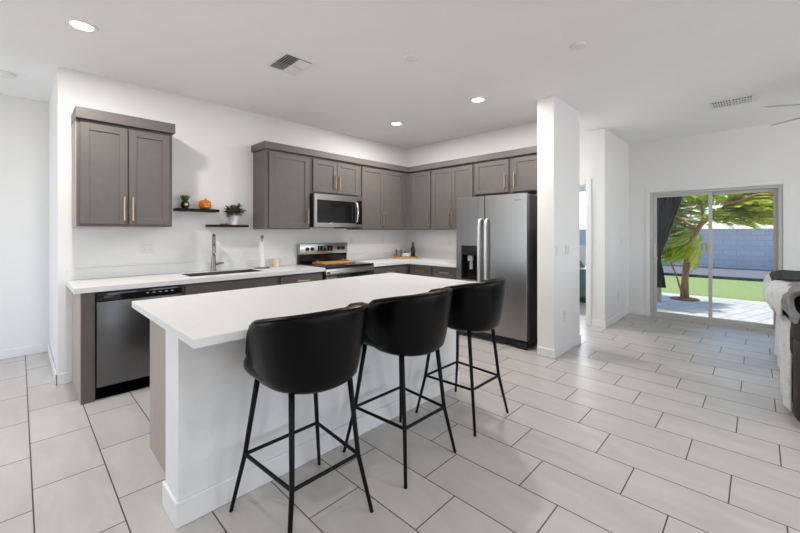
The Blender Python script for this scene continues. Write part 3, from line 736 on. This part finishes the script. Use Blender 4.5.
# ------------------------------------------------------------------ shelves and what stands on them
tag(obj('floating_shelf', B1(1.105, 1.512, 4.186, YB, 1.532, 1.560, 0.002, 1), 'wood_dark'), 'upper of two dark floating shelves, holding the pumpkin', 'shelf')
tag(obj('floating_shelf', B1(1.415, 1.832, 4.186, YB, 1.372, 1.396, 0.002, 1), 'wood_dark'), 'lower of two dark floating shelves, holding the white potted plant', 'shelf')
def blade(bm, base_p, d, L, w, droop=0.0, n=4, fold=0.1):
    d = Vector(d).normalized(); s = d.cross(Vector((0, 0, 1))); s = s.normalized() if s.length > 1e-3 else Vector((1, 0, 0))
    prev = None; p = Vector(base_p)
    for i in range(n + 1):
        f = i / n; wd = w * math.sin(PI * min(0.98, 0.12 + 0.86 * f))
        q = Vector(base_p) + d * (L * f) + Vector((0, 0, -droop * f * f))
        cur = (bm.verts.new(q - s * wd / 2), bm.verts.new(q + Vector((0, 0, -fold * wd))), bm.verts.new(q + s * wd / 2))
        if prev:
            bm.faces.new((prev[0], prev[1], cur[1], cur[0])); bm.faces.new((prev[1], prev[2], cur[2], cur[1]))
        prev = cur
t = thing('succulent_pot', 'small dark round pot with green succulent on the upper shelf', 'potted plant', (1.195, 4.255, 1.5605))
b = BM(); lathe(b, [(0, 0), (0.026, 0), (0.038, 0.02), (0.040, 0.042), (0.034, 0.066), (0.028, 0.072), (0.024, 0.072), (0.024, 0.066), (0, 0.066)]); p = obj('pot', b, 'pot_brown', t, 'auto')
b = BM(); cyl(b, (0.0, -0.0415, 0.040), (0.0, -0.035, 0.040), 0.015); obj('pale_medallion', b, 'cream', p, 'auto')
b = BM()
for k in range(26):
    a = k * 2.4; el = 1.0 + 0.5 * (k / 26)
    blade(b, (0.012 * math.cos(a), 0.012 * math.sin(a), 0.068), (math.cos(a) * math.cos(el), math.sin(a) * math.cos(el), math.sin(el)), 0.072, 0.02)
obj('foliage', b, 'leaf_green', t, True, solid=0.002)
t = thing('pumpkin', 'glazed orange carved-face pumpkin on the upper shelf', 'pumpkin', (1.388, 4.255, 1.5605))
b = BM(); lathe(b, [(0, 0.006), (0.025, 0), (0.05, 0.012), (0.058, 0.046), (0.052, 0.082), (0.028, 0.098), (0, 0.092)], seg=64, lobes=9, lob=0.09); p = obj('body', b, 'pumpkin', t, True)
b = BM(); tube(b, [(0, 0, 0.09), (0.004, 0, 0.106), (0.012, 0, 0.116)], [0.009, 0.007, 0.006]); obj('stem', b, 'leaf_green', t, True)
b = BM()
for pts in ([(-0.028, 0.048), (-0.008, 0.048), (-0.018, 0.063)], [(0.008, 0.048), (0.028, 0.048), (0.018, 0.063)], [(-0.03, 0.034), (-0.018, 0.022), (0.018, 0.022), (0.03, 0.034), (0.01, 0.029), (-0.01, 0.029)]):
    f0 = [b.verts.new((x, -0.0665 + 12 * x * x * 0.5, z)) for x, z in pts]; f1 = [b.verts.new((x, -0.055, z)) for x, z in pts]
    b.faces.new(f0); b.faces.new(f1[::-1])
    for k in range(len(pts)): b.faces.new((f0[k], f0[(k + 1) % len(pts)], f1[(k + 1) % len(pts)], f1[k]))
obj('face', b, 'pumpkin_face', p)
t = thing('potted_plant', 'dark leafy plant in a white pot on the lower shelf', 'potted plant', (1.695, 4.252, 1.3965))
b = BM(); lathe(b, [(0, 0), (0.036, 0), (0.043, 0.085), (0.046, 0.088), (0.046, 0.098), (0.040, 0.098), (0.039, 0.085), (0, 0.085)]); obj('pot', b, 'white_ceramic', t, 'auto')
b = BM(); rr = random.Random(3)
for k in range(80):
    a = rr.uniform(0, 2 * PI); el = rr.uniform(0.1, 1.4); r0 = rr.uniform(0.0, 0.035)
    st0 = Vector((r0 * math.cos(a), r0 * math.sin(a) * 0.6, 0.095 + rr.uniform(0, 0.05)))
    dv = Vector((math.cos(a) * math.cos(el), math.sin(a) * math.cos(el) * 0.5, math.sin(el)))
    tip = st0 + dv * rr.uniform(0.015, 0.07)
    blade(b, tip, dv, rr.uniform(0.06, 0.085), rr.uniform(0.05, 0.07), 0.03)
obj('foliage', b, 'leaf_dark', t, True, solid=0.0015)
t = thing('small_dish', 'small flat terracotta dish beside the white pot on the lower shelf', 'dish', (1.575, 4.24, 1.3965))
b = BM(); lathe(b, [(0, 0), (0.03, 0), (0.04, 0.012), (0.037, 0.012), (0.028, 0.004), (0, 0.004)]); obj('dish', b, 'clay', t, 'auto')

# corner tray
t = thing('serving_tray', 'wooden tray in the counter corner holding jars and a dark bottle', 'tray', (4.335, 4.085, CT1 + 0.0005), -PI / 4)
b = BM(); box(b, -0.205, 0.205, -0.095, 0.095, 0, 0.028, 0.004); obj('board', b, 'wood', t, 'auto')
def on_tray(x, y): a = -PI / 4; return (4.335 + x * math.cos(a) - y * math.sin(a), 4.085 + x * math.sin(a) + y * math.cos(a), CT1 + 0.029)
t = thing('french_press', 'clear glass jar with metal lid and bands at left on the corner tray', 'jar', on_tray(-0.105, 0.0))
b = BM(); lathe(b, [(0, 0), (0.042, 0), (0.042, 0.115), (0.039, 0.115), (0.039, 0.004), (0, 0.004)]); obj('glass_body', b, 'jar_glass', t, 'auto')
b = BM(); lathe(b, [(0, 0.1155), (0.044, 0.1155), (0.044, 0.128), (0.008, 0.134), (0.008, 0.145), (0, 0.147)]); obj('lid', b, 'chrome', t, 'auto')
b = BM()
for k in range(4):
    a = PI / 4 + k * PI / 2; box(b, 0.0455 * math.cos(a) - 0.004, 0.0455 * math.cos(a) + 0.004, 0.0455 * math.sin(a) - 0.004, 0.0455 * math.sin(a) + 0.004, 0.0, 0.1155)
tube(b, [(0.048, 0, 0.02), (0.08, 0, 0.03), (0.085, 0, 0.09), (0.048, 0, 0.105)], 0.005); obj('frame', b, 'chrome', t, 'auto')
for k, x in enumerate((-0.005, 0.05)):
    t = thing('sugar_jar', ['white jar with black lid on the corner tray, next to the glass jar', 'white jar with black lid on the corner tray, next to the dark bottle'][k], 'jar', on_tray(x, 0.01))
    obj('jar', B1(-0.026, 0.026, -0.026, 0.026, 0, 0.055, 0.006), 'white_ceramic', t, 'auto')
    b = BM(); lathe(b, [(0, 0.0555), (0.022, 0.0555), (0.022, 0.066), (0.007, 0.07), (0.010, 0.082), (0, 0.085)]); obj('lid', b, 'black_plastic', t, 'auto')
t = thing('syrup_bottle', 'dark slender bottle at the right end of the corner tray', 'bottle', on_tray(0.125, 0.01))
b = BM(); lathe(b, [(0, 0), (0.036, 0), (0.037, 0.01), (0.037, 0.12), (0.030, 0.145), (0.015, 0.17), (0.014, 0.205), (0, 0.205)]); obj('glass_body', b, 'bottle', t, 'auto')
obj('cap', lathe(BM(), [(0, 0.2055), (0.017, 0.2055), (0.017, 0.232), (0, 0.234)]), 'black_plastic', t, 'auto')

# ------------------------------------------------------------------ outlets and switches
def plate(name, label, cat, loc, rotz, rockers=1, socket=True):
    """front faces local -Y, the plate back lies on y=0"""
    t = thing(name, label, cat, loc, rotz)
    w = 0.036 + 0.023 * (rockers - 1)
    obj('cover_plate', B1(-w, w, -0.007, -0.0005, -0.058, 0.058, 0.002, 1), 'plastic_white', t)
    for k in range(rockers):
        x = (k - (rockers - 1) / 2) * 0.046
        if socket:
            for z in (-0.022, 0.022):
                s = obj('socket', B1(x - 0.016, x + 0.016, -0.009, -0.0071, z - 0.015, z + 0.015, 0.002, 1), 'plastic_white', t)
                b = BM()
                for q in (-0.006, 0.006): box(b, x + q - 0.0015, x + q + 0.0015, -0.0096, -0.0091, z - 0.004, z + 0.006)
                obj('slots', b, 'plastic_grey', s)
        else:
            obj('rocker', B1(x - 0.016, x + 0.016, -0.011, -0.0071, -0.033, 0.033, 0.003, 1), 'plastic_white', t)
    return t
plate('wall_outlet', 'white double outlet on the kitchen wall under the left upper cabinet', 'outlet', (0.882, YS, 1.168), 0, 2)
plate('wall_outlet', 'white outlet on the kitchen wall just right of the range', 'outlet', (3.439, YS, 1.185), 0)
plate('wall_outlet', 'white outlet on the kitchen wall between range and corner tray', 'outlet', (4.048, YS, 1.185), 0)
plate('wall_outlet', 'white outlet on the fridge wall behind the corner tray bottle', 'outlet', (XF, 4.146, 1.17), -PI / 2)
plate('wall_outlet', 'white outlet on the fridge wall just left of the refrigerator', 'outlet', (XF, 3.421, 1.17), -PI / 2)
plate('light_switch', 'left of two white switch plates on the pillar', 'light switch', (3.945, 1.525, 1.12), 0, 1, False)
plate('light_switch', 'right double switch plate on the pillar', 'light switch', (4.245, 1.525, 1.12), 0, 2, False)
plate('wall_outlet', 'white outlet low on the pillar side facing the living room', 'outlet', (4.17, 1.525, 0.395), 0)
plate('wall_outlet', 'white outlet on the island wall behind the near stools', 'outlet', (1.598, 1.86, 0.366), 0)
plate('light_switch', 'white switch plate on the short wall left of the sliding door', 'light switch', (6.46, 1.51, 1.16), 0, 1, False)
plate('wall_outlet', 'white outlet low on the short wall left of the sliding door', 'outlet', (6.26, 1.51, 0.36), 0)

# ------------------------------------------------------------------ ceiling fittings
def downlight(x, y, label):
    t = thing('recessed_downlight', label, 'ceiling light', (x, y, CH), 0, 'recessed kitchen downlights')
    b = BM(); lathe(b, [(0.062, -0.003), (0.066, -0.009), (0.088, -0.006), (0.09, -0.0005), (0.062, -0.0005)], seg=40); obj('trim_ring', b, 'trim', t, True)
    b = BM(); lathe(b, [(0, -0.004), (0.0615, -0.004), (0.0615, -0.001), (0, -0.001)], seg=40); obj('lens', b, 'lens', t)
    l = bpy.data.lights.new('downlight_lamp', 'AREA'); l.shape = 'DISK'; l.size = 0.12; l.energy = 21; l.color = (1, 0.95, 0.88)
    o = bpy.data.objects.new('downlight_lamp', l); COL.objects.link(o); o.parent = t; o.location = (0, 0, -0.012)
downlight(0.302, 3.350, 'round lit downlight in the ceiling above the dishwasher, leftmost in the photo')
downlight(3.450, 3.410, 'round lit downlight in the ceiling nearest the kitchen corner')
downlight(3.440, 2.164, 'round lit downlight in the ceiling in front of the fridge')
# square ceiling register with four blade directions
t = thing('ceiling_vent', 'square white ceiling air vent above the island', 'vent', (1.605, 2.850, CH))
hx, hy = 0.145, 0.18
b = BM(); box(b, -hx, hx, -hy, -hy + 0.03, -0.008, -0.0005, 0.002, 1); box(b, -hx, hx, hy - 0.03, hy, -0.008, -0.0005, 0.002, 1); box(b, -hx, -hx + 0.03, -hy + 0.03, hy - 0.03, -0.008, -0.0005, 0.002, 1); box(b, hx - 0.03, hx, -hy + 0.03, hy - 0.03, -0.008, -0.0005, 0.002, 1)
obj('frame', b, 'trim', t)
obj('duct', B1(-hx + 0.03, hx - 0.03, -hy + 0.03, hy - 0.03, -0.0025, -0.0005), 'vent_dark', t)
b = BM()
def vane(bm, c, along, L, tilt):
    tb = bmesh.new(); bmesh.ops.create_cube(tb, size=1)
    mt = Matrix.Translation(c) @ Matrix.Rotation(0 if along == 'x' else PI / 2, 4, 'Z') @ Matrix.Rotation(tilt, 4, 'X') @ Matrix.Diagonal((L, 0.016, 0.0015, 1))
    merge(bm, tb, mt)
for k in range(6): 
    vane(b, (-0.057, 0.016 + 0.0225 * k, -0.0095), 'x', 0.11, 0.7); vane(b, (0.057, -0.016 - 0.0225 * k, -0.0095), 'x', 0.11, -0.7)
for k in range(5):
    vane(b, (0.014 + 0.0225 * k, 0.075, -0.0095), 'y', 0.146, 0.7); vane(b, (-0.014 - 0.0225 * k, -0.075, -0.0095), 'y', 0.146, -0.7)
obj('louvers', b, 'trim', t)
# long register by the sliding door
t = thing('ceiling_vent', 'white two-section ceiling air vent near the sliding door', 'vent', (5.43, 0.205, CH))
b = BM(); hx, hy = 0.15, 0.20
box(b, -hx, -hx + 0.03, -hy, hy, -0.008, -0.0005, 0.002, 1); box(b, hx - 0.03, hx, -hy, hy, -0.008, -0.0005, 0.002, 1)
for y0, y1 in ((-hy, -hy + 0.03), (-0.012, 0.012), (hy - 0.03, hy)): box(b, -hx + 0.03, hx - 0.03, y0, y1, -0.008, -0.0005)
obj('frame', b, 'trim', t)
obj('duct', B1(-hx + 0.03, hx - 0.03, -hy + 0.03, hy - 0.03, -0.0025, -0.0005), 'vent_dark', t)
b = BM()
for s in (-1, 1):
    for k in range(7): vane(b, (0.0, s * (0.028 + 0.0225 * k), -0.0095), 'x', 0.236, 0.6 * s)
    for k in range(2): box(b, -0.045 + 0.08 * k, -0.042 + 0.08 * k, min(s * 0.014, s * 0.168), max(s * 0.014, s * 0.168), -0.016, -0.004)
obj('louvers', b, 'trim', t)
def detector(x, y, r, h, label):
    t = thing('smoke_detector', label, 'smoke detector', (x, y, CH))
    b = BM(); lathe(b, [(0, -h), (r * 0.7, -h), (r * 0.92, -h * 0.8), (r, -h * 0.3), (r, -0.0005), (0, -0.0005)]); obj('housing', b, 'plastic_white', t, 'auto')
    b = BM(); lathe(b, [(0, -h - 0.003), (r * 0.3, -h - 0.003), (r * 0.32, -h - 0.0003), (0, -h - 0.0003)]); obj('test_button', b, 'plastic_white', t, 'auto')
detector(2.224, 2.031, 0.06, 0.02, 'round white detector on the ceiling between square vent and downlight')
detector(2.975, 0.985, 0.06, 0.018, 'round white detector on the ceiling in front of the pillar')
detector(-0.09, 4.85, 0.07, 0.03, 'round white detector on the ceiling at the far left')

# ceiling fan, hub out of the picture to the right
t = thing('ceiling_fan', 'pale ceiling fan with thin blades at the right edge near the ceiling', 'ceiling fan', (5.09, -0.68, 2.45))
b = BM(); lathe(b, [(0, 0.292), (0.065, 0.292), (0.06, 0.25), (0.02, 0.235), (0.012, 0.23), (0.012, 0.09), (0, 0.09)]); obj('downrod', b, 'nickel', t, 'auto')
b = BM(); lathe(b, [(0, -0.08), (0.06, -0.075), (0.095, -0.04), (0.10, 0.03), (0.07, 0.085), (0, 0.095)]); obj('motor', b, 'nickel', t, 'auto')
for k in range(5):
    a = R(121.8 + 72 * k + (0.5 if k else 0))
    b = BM(); tb = bmesh.new()
    n = 12; top, bo = [], []
    outline = [(0.10, -0.03), (0.16, -0.045), (0.60, -0.06), (0.70, -0.055), (0.735, -0.03), (0.74, 0.0), (0.735, 0.03), (0.70, 0.055), (0.60, 0.06), (0.16, 0.045), (0.10, 0.03)]
    v0 = [tb.verts.new((x, y, -0.004)) for x, y in outline]; v1 = [tb.verts.new((x, y, 0.004)) for x, y in outline]
    tb.faces.new(v0[::-1]); tb.faces.new(v1)
    for q in range(len(outline)): tb.faces.new((v0[q], v0[(q + 1) % len(outline)], v1[(q + 1) % len(outline)], v1[q]))
    merge(b, tb, Matrix.Rotation(a, 4, 'Z') @ Matrix.Rotation(R(-13), 4, 'X'))
    obj('blade', b, 'fan_white', t)

# ------------------------------------------------------------------ sofa and throws
t = thing('sofa', 'dark brown suede sofa at the right edge with its back to the kitchen', 'sofa', (3.55, -0.16, 0))
SL, SDp = 2.25, 0.95       # along +X, towards -Y
obj('frame', B1(0.04, SL - 0.04, -SDp, -0.02, 0.05, 0.42, 0.03, 3), 'sofa', t, 'auto')
obj('backrest', B1(0.24, SL - 0.24, -0.22, 0, 0.421, 0.86, 0.06, 4), 'sofa', t, 'auto')
def arm(x0, x1, n):
    b = BM(); box(b, x0 + 0.03, x1 - 0.03, -SDp + 0.02, -0.015, 0.06, 0.60, 0.03, 3)
    lo = BM(); ln = SDp
    box(b, x0 - 0.005, x1 + 0.005, -SDp, 0.0, 0.55, 0.775, 0.10, 5)
    return obj('arm', b, 'sofa', t, 'auto')
arm(0.0, 0.24, 0); arm(SL - 0.24, SL, 1)
for k in range(2):
    x0 = 0.245 + k * (SL - 0.49) / 2
    obj('seat_cushion', B1(x0 + 0.005, x0 + (SL - 0.49) / 2 - 0.005, -SDp + 0.01, -0.225, 0.425, 0.57, 0.05, 4), 'sofa', t, 'auto')
for x in (0.10, SL - 0.10):
    for y in (-SDp + 0.1, -0.1): obj('foot', B1(x - 0.035, x + 0.035, y - 0.035, y + 0.035, 0, 0.055, 0.006, 1), 'black_plastic', t)

def throw(name, label, path, x0, x1, m, amp=0.02, nu=46, nv=60, seed=0, fold=7.0, thick=0.02, slant=0.0, flush=0.0):
    """cloth laid over a (y,z) path, folds running along the path"""
    pl = [Vector(p) for p in path]
    def at(f):
        k = f * (len(pl) - 1); i = min(int(k), len(pl) - 2); u = k - i
        p0, p1, p2, p3 = pl[max(i - 1, 0)], pl[i], pl[i + 1], pl[min(i + 2, len(pl) - 1)]
        return 0.5 * ((2 * p1) + (p2 - p0) * u + (2 * p0 - 5 * p1 + 4 * p2 - p3) * u * u + (3 * p1 - p0 - 3 * p2 + p3) * u ** 3)
    def fn(u, v):
        p = at(v); q = at(min(1, v + 0.02)) - at(max(0, v - 0.02)); nrm = Vector((q.y, -q.x)); nrm = nrm.normalized() if nrm.length > 1e-6 else Vector((1, 0))
        x = x0 + (x1 - x0) * u + slant * (v - 0.5) + 0.03 * math.sin(v * 7 + seed)
        h = amp * (0.6 * math.sin(u * fold * 2 * PI + 1.6 * math.sin(v * 3 + seed)) + 0.9 * noise.noise(Vector((x * 5, v * 4, seed * 3.1)))) + amp
        y, z = p.x - nrm.x * h, p.y - nrm.y * h
        if flush and y > -0.125: y = -0.125 + (y + 0.125) * (0.12 + 0.88 * min(1.0, u / flush))
        return Vector((x, y, z))
    b = grid(BM(), fn, nu, nv)
    o = obj(name, b, m, None, True, solid=thick, sub=1, offset=0)
    return tag(o, label, 'blanket')
# (y, z) paths from the hanging rear edge, over the back, to the seat side
throw('throw_blanket', 'white fleece throw draped over the sofa back and hanging to the floor behind it',
      [(-0.130, 0.03), (-0.130, 0.35), (-0.130, 0.62), (-0.115, 0.68), (-0.065, 0.70), (-0.035, 0.77), (-0.055, 0.86), (-0.12, 0.91), (-0.26, 0.92), (-0.42, 0.89), (-0.46, 0.74)], 3.80, 5.60, 'throw_white', 0.028, seed=1.0, fold=7, nu=70, nv=90, flush=0.3)
throw('throw_blanket', 'grey fleece throw bunched over the near corner of the sofa',
      [(-0.165, 0.70), (-0.130, 0.78), (-0.13, 0.88), (-0.19, 0.945), (-0.30, 0.95), (-0.40, 0.90), (-0.43, 0.82)], 3.60, 4.05, 'throw_grey', 0.030, seed=4.0, fold=3, nu=30)
throw('throw_blanket', 'charcoal fleece throw folded on top of the white throw on the sofa back',
      [(-0.075, 0.905), (-0.11, 0.938), (-0.18, 0.95), (-0.28, 0.95), (-0.40, 0.93)], 4.45, 5.15, 'throw_black', 0.018, seed=7.0, fold=3, nu=30)

# ------------------------------------------------------------------ bedroom glimpse
t = thing('dresser', 'teal dresser in the room behind the hall doorway', 'dresser', (7.55, 2.55, 0))
obj('body', B1(-0.25, 0.25, -0.5, 0.5, 0.09, 0.62, 0.006), 'teal', t, 'auto'); obj('plinth', B1(-0.24, 0.24, -0.48, 0.48, 0, 0.0895), 'cab_dark', t)
obj('top', B1(-0.27, 0.27, -0.52, 0.52, 0.6205, 0.645, 0.004), 'white_ceramic', t, 'auto')
for k in range(2): obj('drawer', B1(-0.262, -0.2505, -0.46, 0.46, 0.12 + k * 0.25, 0.35 + k * 0.25, 0.003, 1), 'teal', t)
t = thing('ornament', 'small dark teal cone on the dresser behind the hall doorway', 'ornament', (7.42, 2.43, 0.6455))
obj('cone', lathe(BM(), [(0, 0), (0.09, 0), (0.085, 0.02), (0.02, 0.12), (0, 0.13)]), 'teal', t, 'auto')

# ------------------------------------------------------------------ outside
GZ = -0.10
struct('patio_paving', B1(7.045, 10.0, -7, 1.50, GZ - 0.1, GZ), 'paver')
struct('patio_roof', B1(7.05, 8.75, -6, 1.50, 2.60, 2.75), 'stucco')  # unseen; its depth is set by the shade wanted on the patio
struct('sun_block_slab', B1(-3.3, 7.04, -6.9, -4.43, 2.60, 2.75), 'stucco')  # added out of view to keep the sun out of the rear openings
struct('patio_post', B1(9.02, 9.17, 1.42, 1.495, GZ, 2.60), 'stucco')
b = BM(); box(b, 10.0, 10.5, -7, 10, GZ - 0.1, GZ + 0.004); struct('concrete_strip', b, 'curb')
struct('side_ground', B1(8.62, 10.0, 1.50, 10, GZ - 0.1, GZ - 0.001), 'curb')
g = obj('lawn', B1(10.5, 14.6, -9, 12, GZ - 0.1, GZ + 0.01), 'grass'); tag(g, 'bright green lawn behind the patio', 'grass', kind='stuff')
struct('lawn_edging', B1(14.6, 14.72, -9, 12, GZ - 0.1, GZ + 0.09), 'edging')
struct('gravel_bed', B1(14.72, 19.5, -9, 14, GZ - 0.1, GZ + 0.0), 'quartz_gravel')
b = BM(); box(b, 19.5, 19.7, -12, 16, GZ - 0.1, 1.40); struct('block_wall', b, 'block')
struct('block_wall_cap', B1(19.46, 19.74, -12, 16, 1.401, 1.45), 'curb')
struct('far_ground', B1(19.7, 60, -40, 40, GZ - 0.2, GZ - 0.1), 'quartz_gravel')

# curtain tied back at the patio edge
t = thing('outdoor_curtain', 'navy patio curtain tied back at the left of the sliding door', 'curtain', (8.85, 1.45, 0))
def cw(v):          # v: 0 bottom .. 1 top -> (left y, right y, z) relative to root
    z = 0.215 + v * (2.50 - 0.215)
    key = [(0.215, 0.02, -0.155), (0.50, 0.0, -0.12), (0.80, -0.01, -0.065), (0.95, -0.0, -0.10), (1.20, 0.0, -0.19), (1.55, 0.0, -0.29), (2.05, 0.0, -0.44), (2.50, 0.0, -0.50)]
    for a, c in zip(key, key[1:]):
        if a[0] <= z <= c[0] + 1e-6:
            f = (z - a[0]) / (c[0] - a[0]); return a[1] + (c[1] - a[1]) * f, a[2] + (c[2] - a[2]) * f, z
    return key[-1][1], key[-1][2], z
def cf(u, v):
    l, r, z = cw(v); y = l + (r - l) * u; wd = abs(r - l)
    return Vector((0.045 * math.sin(u * 2 * PI * 6) * (0.4 + wd * 1.6), y, z))
obj('drape', grid(BM(), cf, 90, 40), 'curtain', t, True, solid=0.006)
b = BM(); tube(b, [(0.07 * math.cos(a), -0.035 + 0.055 * math.sin(a), 0.80) for a in [2 * PI * k / 20 for k in range(21)]], 0.012, 8, False); obj('tieback', b, 'curtain', t, True)
b = BM(); tube(b, [(-0.10, -0.005 + 0.022 * math.cos(a), 0.80 + 0.035 * math.sin(a)) for a in [2 * PI * k / 20 for k in range(21)]], 0.006, 8, False); obj('ring', b, 'chrome', t, True)
b = BM(); cyl(b, (0, 0.03, 2.515), (0, -3.2, 2.515), 0.014); tag(obj('curtain_rod', b, 'black_metal', None, 'auto'), 'thin rod under the patio roof carrying the navy curtain', 'curtain rod'); bpy.data.objects['curtain_rod'].location = (8.85, 1.45, 0)

# feathery tree
t = thing('shade_tree', 'feathery green tree on the patio edge outside the sliding door', 'tree', (9.75, 1.11, GZ))
S = 9.75 / 10.0
def tp(y, z, x=0.0): return Vector((x, y * S - 1.11, (z - 1.3165) * S + 1.3165 - GZ))
b = BM()
tube(b, [tp(1.14, -0.12), tp(1.13, 0.35), tp(1.06, 1.04), tp(0.975, 1.26), tp(0.853, 1.496), tp(0.622, 1.70)], [0.080, 0.060, 0.055, 0.050, 0.046, 0.040], 14)
obj('trunk', b, 'bark', t, True)
limbs = [[tp(0.63, 1.695), tp(0.33, 1.93, -0.2), tp(0.0, 2.2, -0.5), tp(-0.6, 2.5, -0.8)], [tp(0.64, 1.69), tp(0.3, 1.80, 0.5), tp(-0.3, 1.95, 0.9), tp(-1.0, 2.0, 1.0)], [tp(0.94, 1.37), tp(1.217, 1.64, -0.2), tp(1.45, 1.93, -0.5), tp(1.7, 2.3, -0.9)],
         [tp(0.83, 1.54), tp(0.88, 2.0, 0.3), tp(0.85, 2.6, 0.5)], [tp(0.65, 1.69), tp(0.4, 1.85, -0.6), tp(0.0, 1.95, -1.1), tp(-0.5, 1.9, -1.4)], [tp(0.95, 1.35), tp(1.3, 1.5, 0.5), tp(1.8, 1.7, 1.0)],
         [tp(1.15, -0.08, -0.1), tp(1.26, 0.40, -0.2), tp(1.40, 0.85, -0.3), tp(1.5, 1.3, -0.3)]]
for l in limbs:
    L = len(l); r0 = 0.032 if l is not limbs[-1] else 0.022
    obj('branch', tube(BM(), l, [r0 * (1 - 0.75 * k / (L - 1)) for k in range(L)], 8), 'bark', t, True)
rr = random.Random(11)
b = BM()
def frond(bm, p, d, L):
    d = d.normalized(); side = d.cross(Vector((0, 0, 1))); side = side.normalized() if side.length > 1e-3 else Vector((0, 1, 0))
    n = 11; q = p.copy()
    for i in range(1, n + 1):
        f = i / n; q = p + d * (L * f) + Vector((0, 0, -0.35 * L * f * f))
        ll = L * 0.42 * math.sin(PI * (0.15 + 0.75 * f)); w2 = L * 0.080
        for s in (-1, 1):
            dv = (side * s + d * 0.55 + Vector((0, 0, -0.25))).normalized(); wv = d * w2
            e = q + dv * ll
            vs = [bm.verts.new(q), bm.verts.new(q + dv * ll * 0.5 + wv), bm.verts.new(e), bm.verts.new(q + dv * ll * 0.5 - wv)]
            bm.faces.new(vs)
def add_fronds(n, c, rad):
    c = Vector(c); trunk_top = tp(0.75, 1.5)
    for _ in range(n):
        while True:
            v = Vector((rr.uniform(-1, 1), rr.uniform(-1, 1), rr.uniform(-1, 1)))
            if v.length < 1: break
        p = c + Vector((v.x * rad[0], v.y * rad[1], v.z * rad[2]))
        out = (p - trunk_top); out.z *= 0.4
        d = out.normalized() + Vector((rr.uniform(-.6, .6), rr.uniform(-.6, .6), rr.uniform(-.15, .45)))
        frond(b, p, d, rr.uniform(0.20, 0.36))
add_fronds(290, tp(0.5, 2.12, 0.35), (0.85, 0.85, 0.28))
add_fronds(360, tp(0.0, 1.80, 0.1), (0.95, 0.60, 0.26))
add_fronds(330, tp(1.20, 1.72, 0.6), (0.6, 0.40, 0.50))
add_fronds(200, tp(1.36, 1.08, 0.6), (0.5, 0.26, 0.40))
add_fronds(45, tp(0.98, 1.05, -0.1), (0.3, 0.20, 0.30))
add_fronds(110, tp(0.45, 1.60, -0.1), (0.6, 0.32, 0.14))
add_fronds(90, tp(-0.15, 1.58, 0.0), (0.7, 0.40, 0.12))
add_fronds(180, tp(-0.7, 1.92, 0.1), (0.9, 0.7, 0.34))
obj('foliage', b, 'leaf', t)
b = BM(); lathe(b, [(0, 0.0), (0.26, 0.0), (0.23, 0.02), (0.12, 0.03), (0, 0.03)], (0, 0, 0.006)); obj('planting_soil', b, 'soil_out', t, True)
